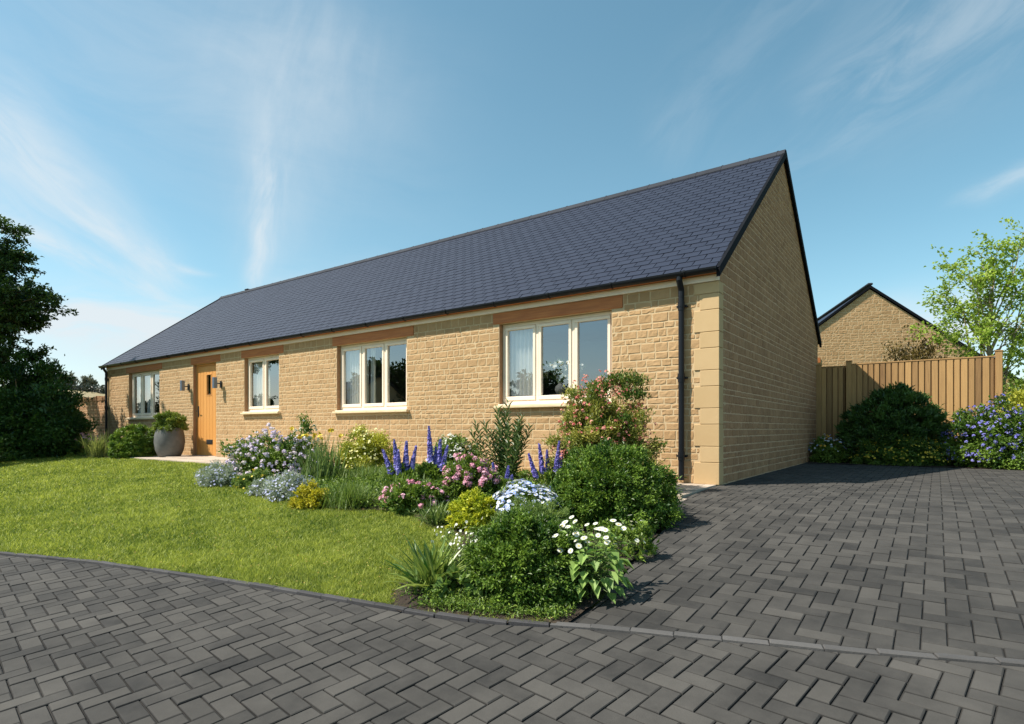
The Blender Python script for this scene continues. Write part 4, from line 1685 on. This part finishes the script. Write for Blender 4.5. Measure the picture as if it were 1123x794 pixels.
def trees():
    rng = np.random.default_rng(5)
    k = 15.0 / 638
    # local x runs along the picture's left-right direction at the tree
    vis = [(18, 236), (30, 252), (45, 266), (8, 250), (34, 288), (22, 275), (5, 285), (80, 321), (66, 314), (52, 305), (40, 345), (24, 352), (34, 330), (6, 330),
           (12, 365), (42, 376), (28, 388), (14, 398), (-5, 225), (-20, 215), (2, 390), (52, 330), (60, 322), (38, 300), (48, 318), (20, 312), (10, 268), (-4, 268), (-8, 300), (-6, 340), (-6, 375)]
    tips = [((px + 51) * k, rng.uniform(-.7, .7), .66 + (470 - py) * k) for px, py in vis]
    for _ in range(34):
        a = rng.uniform(.45 * np.pi, 1.75 * np.pi)
        tips.append((math.cos(a) * rng.uniform(.8, 2.3), math.sin(a) * rng.uniform(.6, 2.4), rng.uniform(2.4, 6.9)))
    for _ in range(18):  # extra unseen rear limbs, added to cast shade on the garden wall
        tips.append((rng.uniform(-2.3, -.5), rng.uniform(1.2, 3.1), rng.uniform(3.6, 6.2)))
    lat, D = -62 - 561.5, 15.0
    lat = lat / 638 * D
    x = CAM[0] + lat * .8076 - D * .5899
    y = CAM[1] + lat * .5899 + D * .8076
    limb_tree('broadleaf_tree', 'tall dark green tree at the left edge, its branches reaching over the lawn shrubs', 'tree', (x, y), tips,
              [(0, 0, -.1), (.1, .05, 2.0), (0, 0, 4.2), (.1, 0, 6.6)], .17, 76000, .115, .06, leafm('dark_leaf', (.014, .042, .011), (.085, .145, .028), .28, .4), M_BARK, 61, cl_r=.30, sub=4, rz=YAW)
    # airy tree on the right, several pale stems
    k = 12.5 / 638
    D = 12.5
    bx = 1084
    vis = [(1040, 300), (1034, 325), (1052, 283), (1070, 275), (1085, 268), (1100, 280), (1118, 270), (1046, 345), (1030, 350), (1022, 362), (1060, 330), (1110, 310), (1125, 300), (1135, 285), (1150, 310),
           (1090, 300), (1075, 310), (1050, 370), (1065, 360), (1100, 345), (1120, 340), (1135, 350), (1150, 340), (1160, 360), (1110, 372), (1088, 330), (1130, 375), (1100, 262), (1060, 305), (1042, 318)]
    lat = (bx - 561.5) / 638 * D
    x = CAM[0] + lat * .8076 - D * .5899
    y = CAM[1] + lat * .5899 + D * .8076
    tips = [((px - bx) * k, rng.uniform(-.6, .6), .66 + (470 - py) * k) for px, py in vis]
    t = limb_tree('birch_tree', 'airy light green tree with pale forked stems behind the right end of the fence', 'tree', (x, y), tips,
                  [(0, 0, -.1), (.04, 0, 1.4), (.0, 0, 2.6), (.12, 0, 4.3)], .052, 7500, .080, .055, leafm('fresh_leaf', (.14, .26, .025), (.48, .60, .10), .45, .5), M_BARKL, 67, cl_r=.30, sub=3, start=.22, br=.018, rz=YAW)
    B = Acc()
    for (a, b, c) in (((-.05, .05, 0), (-.25, .1, 1.8), (-.55, 0, 3.3)), ((.06, -.05, 0), (.30, 0, 1.7), (.75, 0, 3.5)), ((.0, .08, 0), (.05, .2, 2.0), (-.1, .2, 4.0))):
        q = np.linspace(0, 1, 9)[:, None]
        a, b, c = map(np.array, (a, b, c))
        B.tube((1 - q) ** 2 * a + 2 * q * (1 - q) * b + q ** 2 * c, .038 * (1 - q[:, 0] * .75), 8, cap=False)
    B.build('side_stem', M_BARKL, t)
    # trees and a house over the road, seen only in the window glass
    spots = [(-29.5, -21, 1.25), (-25, -24, .9), (-18.0, -23, 1.0), (-44, -20, .85), (-13.2, -24, .72), (-8, -25, .6), (-37, -24, 1.0), (4, -22, .8)]
    tr = None
    ROADLAB = ['', 'second largest round green tree across the road, between the big one and the house front',
               'medium round tree across the road, the one mirrored behind the vase', 'round tree farthest left across the road', 'small round tree across the road facing the drive side of the vase window',
               'smallest round tree across the road, facing the gable corner', 'round tree beside the house across the road, on its far side', 'round tree across the road opposite the driveway']
    r2 = np.random.default_rng(2)
    for i, (x, y, s) in enumerate(spots):
        if tr is None:
            tp = []
            for _ in range(30):
                a, e = r2.uniform(0, 2 * np.pi), r2.uniform(0, 1)
                rr = 1.7 * math.sin(math.pi * (.12 + e * .8))
                tp.append((math.cos(a) * rr, math.sin(a) * rr, 1.2 + e * 4.0))
            tr = limb_tree('roadside_tree', 'biggest round green tree standing across the road beside the opposite house', 'tree', (x, y), tp, [(0, 0, -.2), (0, 0, 1.5), (0, 0, 4.6)], .15, 9000, .26, .18,
                           leafm('road_leaf', (.012, .035, .010), (.045, .085, .02), .3), M_BARK, 71, cl_r=.55, group='trees across the road')
            o = tr
        else:
            o = copy_tree(tr)
            o.location = (x, y, float(TZ(y)))
            o['label'] = ROADLAB[i]
        o.scale = (s, s, s)
        o.rotation_euler = (0, 0, i * 1.3)


def opposite_house():
    t = thing('opposite_house', 'slate roofed stone house across the road', 'house', (-33.5, -21.5, -1), math.radians(20))
    A = Acc()
    A.box(-5, 5, -3, 3, -.5, 3.0)
    n = 0
    A.add([(-5, -3, 3.0), (-5, 3, 3.0), (-5, 0, 5.2), (5, -3, 3.0), (5, 3, 3.0), (5, 0, 5.2)], [(0, 1, 2), (3, 5, 4)])
    A.build('wall', M_GMORTAR, t)
    for s in (-1, 1):
        A = Acc()
        V = [(x, y, z + q) for x in (-5.2, 5.2) for (y, z) in ((s * 3.2, 2.88), (0, 5.23)) for q in (0, .08)]
        A.add(V, [(0, 2, 3, 1), (4, 5, 7, 6), (0, 1, 5, 4), (2, 6, 7, 3), (0, 4, 6, 2), (1, 3, 7, 5)])
        A.build('roof', M_SLATE, t)


# ------------------------------------------------------------------ plants
def planting():
    box_m = leafm('box_leaf', (.05, .12, .015), (.27, .37, .055), .25, .4)
    dark_m = leafm('laurel_leaf', (.014, .048, .012), (.085, .17, .03), .22, .35)
    mid_m = leafm('mid_leaf', (.045, .105, .014), (.25, .35, .055), .32, .45)
    deep_m = leafm('deep_leaf', (.030, .084, .010), (.20, .305, .042), .28, .42)
    silver_m = leafm('silver_leaf', (.20, .25, .18), (.50, .55, .44), .25, .7)
    lime_m = leafm('lime_leaf', (.20, .25, .02), (.56, .55, .08), .35, .5)
    gold_m = leafm('gold_leaf', (.26, .27, .015), (.62, .54, .05), .35, .5)
    soft_m = leafm('soft_leaf', (.07, .14, .03), (.27, .36, .085), .35, .6)
    strap_m = leafm('strap_leaf', (.03, .08, .018), (.24, .31, .09), .3, .4)
    straw_m = leafm('pale_grass', (.15, .20, .05), (.38, .40, .14), .35, .6)
    rose_m = leafm('rose_leaf', (.07, .14, .02), (.42, .40, .09), .3, .45)
    coral_p = leafm('coral_petal', (.66, .13, .14), (.85, .50, .38), .35, .6)
    pink_p = leafm('pink_petal', (.74, .30, .44), (.88, .58, .68), .35, .6)
    lilac_p = leafm('lilac_petal', (.64, .54, .80), (.90, .82, .86), .35, .6)
    lav_p = leafm('lavender_petal', (.34, .36, .60), (.60, .62, .76), .3, .6)
    white_p = leafm('white_flower', (.66, .66, .56), (.86, .86, .80), .35, .6)
    blue_p = leafm('blue_petal', (.13, .12, .52), (.42, .38, .82), .3, .55)
    sky_p = leafm('sky_petal', (.20, .32, .72), (.84, .86, .90), .3, .6)
    yellow_p = leafm('yellow_petal', (.66, .46, .03), (.80, .66, .10), .3, .6)
    ceano_p = leafm('ceanothus_petal', (.17, .17, .62), (.40, .38, .82), .3, .6)
    orange_p = leafm('orange_petal', (.6, .26, .03), (.7, .42, .05), .3, .6)

    # --- left corner
    bush('laurel_shrub', 'big dark glossy shrub under the tree at the left edge', 'shrub', (-17.38, -2.0), 1.20, 1.15, 2.35, 34000, .10, .045, dark_m, seed=101, clusters=120, spread=.075, lump=.2, nst=26, tv=.6, stem=M_BARKL)
    bush('laurel_shrub', 'tall dark shrub leaning against the garden wall beside the laurel', 'shrub', (-18.15, -.95), .34, .34, 1.65, 9000, .085, .04, dark_m, seed=102, clusters=70, spread=.09, lump=.25, tb=.7, tv=.5)
    bush('laurel_shrub', 'low dark shrub at the foot of the tree, cut by the left picture edge', 'shrub', (-16.0, -3.9), .9, .8, 1.3, 12000, .09, .04, dark_m, seed=103, clusters=60, spread=.1, lump=.25, stem=M_BARKL)
    bush('flowering_perennial', 'pink flowered perennial in front of the shaded garden wall', 'flower', (-16.2, -1.15), .36, .3, .50, 1500, .07, .03, mid_m, scatter_flowers(pink_p, 70, .034, 5, zmin=.4, heads=14, head_r=.05), seed=104, clusters=30, nst=10, smat=M_STEM, core=False)
    bush('flowering_perennial', 'small white flowered plant at the far left picture edge', 'flower', (-14.9, -4.35), .28, .25, .34, 1100, .06, .03, mid_m, scatter_flowers(white_p, 70, .03, 5, zmin=.4), seed=105, clusters=26, nst=8, smat=M_STEM)
    clump('ornamental_grass', 'pale green tufted grass left of the clipped box ball', 'grass', (-14.75, -1.30), 260, (.45, .85), .012, straw_m, seed=106, spread=.8, droop=.35, r0=.10, tb=.5)
    bush('box_ball', 'clipped round box ball left of the grey planter', 'shrub', (-13.62, -.92), .53, .50, .74, 15000, .050, .030, box_m, seed=107, clusters=170, spread=.045, lump=.035, depth=.12, low=-.35, tv=.5, updir=.2)
    # planter
    t = thing('plant_pot', 'round dark grey stone planter left of the oak door', 'plant pot', (-12.71, -.52, float(TZ(-.52)) + .012))
    A = Acc()
    A.lathe([(0, .0), (.22, .0), (.245, .02), (.30, .16), (.325, .34), (.315, .50), (.275, .66), (.268, .685), (.250, .688), (.240, .66), (.24, .62), (0, .62)], (0, 0, 0), 40)
    A.build('vessel', M_POT, t, smooth=True)
    A = Acc()
    A.lathe([(0, .632), (.239, .628)], (0, 0, 0), 24)
    A.build('soil', M_SOIL, t)
    p = bush('pot_shrub', 'small bushy green shrub growing in the grey planter', 'shrub', (-12.71, -.52), .33, .30, .40, 4800, .062, .030, leafm('pot_leaf', (.08, .14, .02), (.30, .36, .07), .35), seed=108, clusters=60, spread=.09, lump=.18, updir=.6, tv=.5)
    p.location.z += .635

    # --- long bed, left to right
    bush('lavender', 'silver leaved lavender at the left tip of the flower bed', 'flower', (-6.28, -2.62), .36, .27, .28, 3600, .045, .010, silver_m, scatter_flowers(lav_p, 260, .013, 5), seed=110, clusters=60, updir=.9, smat=M_STEM, nst=8, fold=.1)
    bush('phlox', 'large mound of lilac and pale pink blooms nearest the door path', 'flower', (-6.05, -1.95), .80, .52, .62, 9000, .06, .028, mid_m, scatter_flowers(lilac_p, 6500, .0145, 5, heads=480, head_r=.028), seed=111, clusters=90, lump=.22, smat=M_STEM)
    bush('phlox', 'taller white topped bloom stems behind the lilac mound', 'flower', (-5.70, -1.62), .26, .2, .76, 2200, .05, .024, mid_m, scatter_flowers(white_p, 420, .014, 5, heads=34, head_r=.026, zmin=.45), seed=112, clusters=34, lump=.25, smat=M_STEM, core=False)
    bush('perennial', 'low yellow green perennial between the two silver mounds', 'plant', (-5.50, -2.50), .30, .26, .20, 1700, .045, .018, soft_m, scatter_flowers(yellow_p, 60, .014, 5), seed=113, clusters=36, smat=M_STEM, nst=6)
    bush('lavender', 'silver blue mound along the lawn edge of the bed, beside the yellow shrublet', 'flower', (-4.15, -2.88), .34, .26, .27, 3800, .040, .012, silver_m, scatter_flowers(lav_p, 340, .013, 5), seed=114, clusters=60, updir=.7, smat=M_STEM, nst=8, fold=.1)
    bush('lavender', 'small silver mound at the lawn edge, left of the bigger silver blue one', 'flower', (-4.75, -2.85), .20, .18, .18, 1800, .036, .012, silver_m, scatter_flowers(lav_p, 130, .012, 5), seed=115, clusters=30, updir=.7, smat=M_STEM, nst=6, fold=.1)
    bush('spirea', 'low bright yellow leaved shrublet on the lawn edge of the bed', 'shrub', (-3.42, -3.08), .21, .18, .21, 2200, .038, .020, gold_m, seed=116, clusters=44, updir=.5, smat=M_STEM, nst=6)

    def yellow_tops(t, rng):
        S, Q = Acc(), []
        for _ in range(9):
            b = rng.normal(0, .06, 2)
            e = b + rng.normal(0, .14, 2)
            h = rng.uniform(.62, .80)
            S.tube([(b[0], b[1], 0), (b[0] * .5 + e[0] * .5, b[1] * .5 + e[1] * .5, h * .55), (e[0], e[1], h)], [.003, .003, .002], 4, cap=False)
            Q.append((e[0], e[1], h))
        S.build('stem', M_STEM, t)
        Q = np.repeat(np.array(Q), 4, 0) + rng.normal(0, .012, (36, 3))
        V, F, T = florets(Q, rng.normal(0, .6, (36, 3)) + [0, -.2, .6], .026, 5, rng, .5)
        A = Acc()
        A.add(V, F, T)
        A.build('blossom', yellow_p, t)
    clump('day_lily', 'upright green blades topped with small yellow flowers behind the silver mounds', 'flower', (-4.72, -2.05), 190, (.45, .82), .016, leafm('blade', (.08, .15, .035), (.25, .33, .12), .35), seed=117, extra=yellow_tops, spread=.50, droop=.14, r0=.12)
    clump('ornamental_grass', 'soft fine green grass mound on the lawn edge beside the pink blooms', 'grass', (-2.95, -2.95), 620, (.20, .36), .007, leafm('fine_blade', (.08, .15, .025), (.24, .32, .08), .38), seed=118, spread=.85, droop=.3, r0=.10)
    bush('euonymus', 'rounded yellow and green variegated shrub against the wall, under the middle window', 'shrub', (-5.10, -.95), .42, .36, .64, 9500, .038, .022, lime_m, scatter_flowers(leafm('cream_bud', (.75, .70, .25), (.85, .82, .45), .35), 500, .016, 4), seed=119, clusters=80, lump=.18, updir=.5, tv=.6)
    clump('ornamental_grass', 'low hazy green grass behind the soft mound', 'grass', (-4.15, -1.60), 500, (.18, .34), .008, leafm('fine_blade', (.08, .15, .025), (.24, .32, .08), .38), seed=120, spread=.9, droop=.3, r0=.24)
    clump('ornamental_grass', 'dark strappy green tuft between the soft grass mound and the pink blooms', 'grass', (-2.55, -2.45), 150, (.22, .38), .012, strap_m, seed=121, spread=.8, droop=.3, r0=.12, tb=.35)

    def delphinium(label, loc, spikes, seed, leafy=.26, mat=blue_p, n=190, fr=.021, r=.031):
        rng = np.random.default_rng(seed)
        t = thing('delphinium', label, 'flower', (loc[0], loc[1], float(TZ(loc[1]))), YAW)
        A = Acc()
        bush_mesh(A, .18, .15, leafy, 1300, .07, .026, rng, clusters=30, updir=.7, core=False)
        strap_mesh(A, 26, (.2, .38), .012, rng, spread=.6, droop=.15, r0=.05)
        A.build('foliage', mid_m, t)
        for (dx, dy, h, lx) in spikes:
            spire_flower(t, (dx * .6 - lx * .2, dy, 0), (dx + lx + rng.normal(0, .02), dy + rng.normal(0, .02), h), r * rng.uniform(.85, 1.15), mat, rng, n, fr, start=.42)
        return t
    delphinium('group of violet blue flower spikes, the first leaning left, behind the pink blooms', (-3.25, -1.95), [(-.10, -.03, .50, -.12), (-.05, .02, .62, -.03), (0, -.05, .50, .01), (.08, .03, .60, .0), (.13, .02, .54, .04)], 130)
    delphinium('tallest violet blue flower spike with thinner spikes at its right', (-3.02, -1.62), [(-.04, 0, .76, -.02), (.07, .03, .60, .02), (.12, -.03, .52, .05), (.03, .05, .50, .0)], 131)
    bush('geranium', 'low spreading pink flowered plant along the lawn edge', 'flower', (-2.20, -2.75), .36, .27, .27, 3600, .050, .028, mid_m, scatter_flowers(pink_p, 620, .015, 5, heads=62, head_r=.022, zmin=.25), seed=132, clusters=50, smat=M_STEM, nst=8, lump=.2)
    bush('phlox', 'rounded heads of pink flowers in the middle of the bed', 'flower', (-1.92, -2.20), .31, .26, .45, 3200, .050, .022, mid_m, scatter_flowers(pink_p, 3000, .012, 5, heads=95, head_r=.032, zmin=.35), seed=133, clusters=50, smat=M_STEM, nst=10, lump=.2)
    bush('rose_bush', 'white flowered green shrub against the wall between the blue spikes and the tall leafy plant', 'shrub', (-3.35, -.90), .33, .28, .53, 4200, .050, .028, soft_m, scatter_flowers(white_p, 650, .019, 5), seed=134, clusters=60, lump=.2)

    # tall leafy plant with willow-like leaves
    rng = np.random.default_rng(140)
    t = thing('leafy_perennial', 'tall plant with long dark pointed leaves against the wall left of the vase window', 'plant', (-2.12, -1.35, float(TZ(-1.35))))
    S, A = Acc(), Acc()
    for k in range(24):
        a = rng.uniform(0, 2 * np.pi)
        rr = rng.uniform(0, .44)
        h = rng.uniform(.70, 1.05) * (1 - rr * .75)
        e = np.array([math.cos(a) * rr, math.sin(a) * rr * .8, h])
        b = np.array([e[0] * .25, e[1] * .25, 0])
        S.tube([b, b * .35 + e * .65 + [0, 0, .02], e], [.005, .004, .002], 5, cap=False)
        n = 44
        u = np.linspace(.15, 1, n)[:, None]
        P = b + (e - b) * u
        an = np.arange(n) * 2.4
        D = np.column_stack([np.cos(an), np.sin(an), np.full(n, .75)]) + np.array([0, 0, 1]) * u ** 3
        V, F, T = leaf_quads(P, D, np.tile([0, 0, 1.], (n, 1)), rng.uniform(.08, .13, n), .021, .3, np.clip(rng.normal(.45, .25) + rng.normal(0, .15, n), 0, 1), .18)
        A.add(V, F, T)
    S.build('stem', M_STEM, t)
    A.build('foliage', leafm('willow_leaf', (.030, .08, .022), (.20, .28, .09), .3, .35), t)
    clump('ornamental_grass', 'few thin arching grass blades between the leafy plant and the pink tipped shrub', 'grass', (-1.45, -1.05), 34, (.55, .95), .007, straw_m, seed=141, spread=.75, droop=.3, r0=.05)

    delphinium('short deep blue spikes just behind the blue and white daisies', (-1.62, -2.05), [(-.07, 0, .40, -.01), (.03, .02, .37, .01), (.10, 0, .28, .0)], 142, leafy=.18, r=.020)
    delphinium('group of violet flower spikes beside the big green mound', (-1.38, -1.45), [(-.22, -.05, .44, -.06), (-.13, 0, .55, -.01), (-.05, .05, .48, .0), (.03, -.03, .58, .02), (.10, .02, .50, .03), (.17, 0, .43, .04), (.26, .04, .50, .05)], 143, leafy=.22, r=.018, mat=leafm('violet_petal', (.14, .11, .50), (.42, .36, .80), .3, .55))
    clump('day_lily', 'small tuft of narrow dark leaves at the lawn edge in front of the pink phlox', 'plant', (-1.50, -3.15), 150, (.16, .29), .012, strap_m, seed=144, el0=.1, spread=1.1, droop=.35, r0=.05)
    bush('spirea', 'rounded lime yellow dome beside the small dark tuft', 'shrub', (-1.12, -3.08), .235, .21, .29, 5200, .028, .015, leafm('chartreuse_leaf', (.20, .29, .014), (.66, .64, .05), .35, .5), seed=145, clusters=110, spread=.05, lump=.07, depth=.15, updir=.4, smat=M_STEM, nst=6)

    def daisy_mesh(A1, A2, P, Nn, r, rng, pet=11):
        V, F, T = florets(P, Nn, r, pet, rng, .12)
        A1.add(V, F, T)
        n = len(P)
        V, F, T = florets(P + unit(Nn) * (np.broadcast_to(r, (n,))[:, None] * .13), Nn, np.broadcast_to(r, (n,)) * .30, 6, rng, -.05)
        A2.add(V, F, T)

    # blue and white daisies
    rng = np.random.default_rng(150)
    t = bush('daisy_mound', 'dense mound of pale blue and white daisies in the middle of the bed', 'flower', (-.76, -2.84), .33, .27, .33, 2600, .036, .016, mid_m, seed=151, clusters=40, smat=M_STEM, nst=8)
    u, P = dome_points(900, .34, .29, .37, rng, -.1, .1)
    A1, A2 = Acc(), Acc()
    daisy_mesh(A1, A2, P, u + rng.normal(0, .35, P.shape) + [0, 0, .5], rng.uniform(.015, .022, len(P)), rng, 8)
    A1.build('blossom', sky_p, t, kind='stuff')
    A2.build('blossom_centre', yellow_p, t, kind='stuff')

    bush('pittosporum', 'large rounded mid green mound right of the blue daisies, nearest the drive', 'shrub', (-.20, -2.38), .54, .47, .62, 26000, .034, .016, deep_m, seed=152, clusters=260, spread=.05, lump=.10, depth=.2, updir=.35, tv=.55)
    # nandina with coral tips
    bush('nandina', 'tall loose shrub with pink and coral tips in front of the vase window', 'shrub', (-.93, -1.12), .56, .42, 1.20, 27000, .046, .019, rose_m, scatter_flowers(coral_p, 2600, .0095, 4, zmin=.3, heads=420, head_r=.022, out=1.04), seed=153, clusters=130, spread=.065, lump=.22, depth=.45, updir=.4, tv=.7, nst=22)
    clump('day_lily', 'tuft of arching dark leaves at the right side of the big green mound', 'plant', (.02, -1.90), 70, (.25, .50), .020, deep_m, seed=154, spread=.9, droop=.35, r0=.06)
    # front corner
    bush('hebe', 'biggest dark green rounded shrub at the front corner of the bed', 'shrub', (.16, -4.16), .335, .33, .42, 28000, .025, .013, deep_m, seed=160, clusters=230, spread=.05, lump=.08, depth=.16, updir=.3, tv=.5)
    bush('santolina', 'feathery light green shrub just behind the front corner shrub', 'shrub', (-.24, -3.52), .31, .28, .36, 22000, .020, .006, soft_m, seed=161, clusters=200, spread=.055, lump=.12, depth=.25, updir=.9, tv=.5, fold=.1)
    bush('cranesbill', 'small loose white flowers between the lawn and the front corner shrub', 'flower', (-.48, -4.02), .13, .12, .25, 500, .024, .012, soft_m, None, seed=162, clusters=20, smat=M_STEM, nst=14, core=False)
    rng = np.random.default_rng(163)
    t = [o for o in bpy.data.objects if o.get('label', '').startswith('small loose white')][0]
    P = rng.normal(0, 1, (64, 3)) * [.085, .07, .07] + [0, 0, .20]
    A1 = Acc()
    V, F, T = florets(P, rng.normal(0, .5, P.shape) + [-.2, -.5, .5], rng.uniform(.007, .0125, 64), 5, rng, .2, rng.uniform(.5, 1, 64))
    A1.add(V, F, T)
    A1.build('blossom', white_p, t)

    clump('iris_clump', 'strappy cream edged clump of leaves on the paving edge at the front of the bed', 'plant', (-.32, -4.44), 130, (.22, .37), .023, leafm('variegated_strap', (.022, .085, .014), (.34, .42, .10), .25, .3), seed=164, spread=1.25, droop=.30, r0=.035, seg=9, tb=.5, tv=.38, el0=.08)
    bush('sedum', 'small light green leafy plant between the strappy clump and the corner shrub', 'plant', (-.10, -4.50), .17, .07, .15, 320, .046, .036, leafm('fresh_round', (.09, .18, .03), (.25, .34, .09), .4), seed=165, clusters=26, smat=M_STEM, nst=8, core=False, fold=.12)

    # white daisies with broad leaves
    rng = np.random.default_rng(170)
    t = thing('daisy_plant', 'white daisies on tall stems with broad bright leaves at the front corner', 'flower', (.50, -4.05, float(TZ(-4.05))), YAW)
    S, A = Acc(), Acc()
    heads = []
    for k in range(34):
        a = rng.uniform(0, 2 * np.pi)
        rr = rng.uniform(.02, .27)
        h = rng.uniform(.30, .50) * (1 - rr * .9)
        e = np.array([math.cos(a) * rr * 1.1 - .04, math.sin(a) * rr * .7, h])
        b = np.array([e[0] * .3, e[1] * .3, 0])
        S.tube([b, b * .4 + e * .6 + [0, 0, .015], e], [.0028, .0022, .0014], 5, cap=False)
        heads.append(e)
        n = 9
        u = np.linspace(.2, .85, n)[:, None]
        P = b + (e - b) * u
        an = np.arange(n) * 2.4 + rng.uniform(0, 6)
        D = np.column_stack([np.cos(an), np.sin(an), np.full(n, .25)])
        V, F, T = leaf_quads(P, D, np.tile([0, 0, 1.], (n, 1)), rng.uniform(.035, .075, n), rng.uniform(.022, .045, n), .16, np.clip(.5 + rng.normal(0, .25, n), 0, 1), .25)
        A.add(V, F, T)
    for k in range(46):      # big lower leaves hanging over the drive side
        a = rng.uniform(-2.6, .3)
        b = np.array([math.cos(a) * .10, math.sin(a) * .10, rng.uniform(.06, .27)])
        e = np.array([math.cos(a) * .17, math.sin(a) * .16, b[2] + rng.uniform(-.02, .04)])
        S.tube([(0, 0, .04), b, e], [.0025, .002, .0015], 4, cap=False)
        V, F, T = leaf_quads(e[None], np.array([[math.cos(a), math.sin(a), -.35]]), np.array([[0, 0, 1.]]), rng.uniform(.06, .095), rng.uniform(.045, .065), .14, rng.uniform(.4, 1), .3)
        A.add(V, F, T)
    S.build('stem', M_STEM, t)
    A.build('foliage', leafm('broad_leaf', (.08, .18, .03), (.32, .46, .12), .4, .4), t)
    for e in heads:
        A1, A2 = Acc(), Acc()
        nrm = np.array([[e[0] * 1.5 + rng.normal(0, .25) - .2, e[1] * 1.5 - .45 + rng.normal(0, .2), .9]])
        daisy_mesh(A1, A2, e[None], nrm, rng.uniform(.015, .022), rng, 13)
        h = A1.build('flower_head', white_p, t)
        A2.build('flower_centre', yellow_p, h)
    bush('perennial', 'small pale leafy plant on the drive edge right of the white daisies', 'plant', (.40, -3.30), .15, .16, .24, 1000, .034, .022, mid_m, scatter_flowers(white_p, 26, .015, 6, zmin=.5), seed=171, clusters=30, smat=M_STEM, nst=8, tb=.7, core=False)

    # low cover filling the bed between the named plants
    rng = np.random.default_rng(180)
    n = 11000
    x, y = rng.uniform(-6.8, .6, n), rng.uniform(-4.6, -.5, n)
    ok = in_bed(x, y) & in_bed(x - .04, y - .05) & (x < Ed(y) - .05)
    x, y = x[ok], y[ok]
    fx = rng.uniform(-.22, .58, 420)
    fy = K(fx) + .05 + rng.random(420) ** 1.5 * .35
    kk = fx < Ed(fy) - .06
    x, y = np.concatenate([x, fx[kk]]), np.concatenate([y, fy[kk]])
    near = np.clip(np.hypot(x - CAM[0], y - CAM[1]) / 5, .5, 1.4)
    Ps, Ls = [], []
    for a, b, s in zip(x, y, near):
        m = 9
        P = np.column_stack([a + rng.normal(0, .03 * s, m), b + rng.normal(0, .03 * s, m), TZ(b) + rng.uniform(.01, .085 * s, m)])
        Ps.append(P)
        Ls.append(np.full(m, .034 * s))
    P, Lz = np.concatenate(Ps), np.concatenate(Ls)
    m = len(P)
    V, F, T = leaf_quads(P, rng.normal(0, 1, (m, 3)) + [0, 0, .5], rng.normal(0, .5, (m, 3)) + [0, 0, 1], Lz, Lz * .45, .2, rng.random(m), .1)
    A = Acc()
    A.add(V, F, T)
    o = A.build('ground_cover', mid_m)
    o['kind'] = 'stuff'
    o['label'] = 'low leafy ground cover between the plants of the flower bed'

    # --- right side by the fence
    bush('flowering_perennial', 'small plant with blue and orange flowers against the shaded gable end', 'flower', (.34, 5.95), .36, .30, .48, 2600, .06, .022, mid_m, lambda t, C, r, rx, ry, h: (scatter_flowers(sky_p, 110, .022, 5, zmin=.4)(t, C, r, rx, ry, h), scatter_flowers(orange_p, 26, .024, 5, zmin=.5)(t, C, r, rx, ry, h)), seed=190, clusters=40, smat=M_STEM, nst=10)
    bush('rhododendron', 'large dark green dome shaped shrub in front of the fence', 'shrub', (1.40, 6.12), .84, .56, 1.40, 26000, .075, .030, leafm('rhododendron_leaf', (.018, .055, .014), (.10, .19, .04), .25, .35), seed=191, clusters=300, spread=.045, lump=.05, depth=.2, low=-.35, tb=.6, tv=.5, updir=.4)
    bush('coneflower', 'low plant with scattered small yellow flowers under the dark dome shrub', 'flower', (1.52, 5.68), .66, .24, .50, 4200, .05, .018, deep_m, scatter_flowers(yellow_p, 460, .017, 5, zmin=.15), seed=192, clusters=60, smat=M_STEM, nst=12)
    bush('ceanothus', 'rounded shrub covered in violet blue flower clusters at the right of the fence', 'shrub', (2.86, 5.95), .74, .58, 1.02, 17000, .055, .030, deep_m, scatter_flowers(ceano_p, 5200, .011, 5, heads=430, head_r=.026, zmin=.1, out=1.02), seed=193, clusters=130, spread=.08, lump=.15, tv=.5)
    bush('golden_shrub', 'bright lime yellow leaved shrub at the right picture edge behind the violet blue one', 'shrub', (3.62, 6.75), .62, .5, 1.55, 11000, .065, .034, lime_m, seed=194, clusters=90, lump=.15, tb=.6)
    bush('hedge_shrub', 'dense green shrub behind the right end of the fence', 'shrub', (3.75, 8.3), .75, .7, 2.15, 15000, .07, .035, mid_m, seed=195, clusters=100, lump=.12)
    bush('maple_shrub', 'dark reddish green shrub rising behind the fence before the neighbouring gable', 'shrub', (1.75, 9.6), .85, .7, 2.72, 15000, .075, .035, leafm('maple_leaf', (.06, .05, .02), (.24, .17, .05), .3), seed=196, nst=3, clusters=130, lump=.2, tv=.6)
    bush('flowering_shrub', 'low flowering shrub right of the violet blue one, mostly past the picture edge', 'shrub', (4.1, 5.9), .55, .5, .9, 6000, .06, .03, mid_m, seed=197, clusters=60, lump=.15)


# ------------------------------------------------------------------ build everything
ground()
paving()
beds_and_path()
build_house()
garden_wall()
fence()
neighbour()
hill()
opposite_house()
trees()
curtains()
vase()
planting()
lawn_grass()
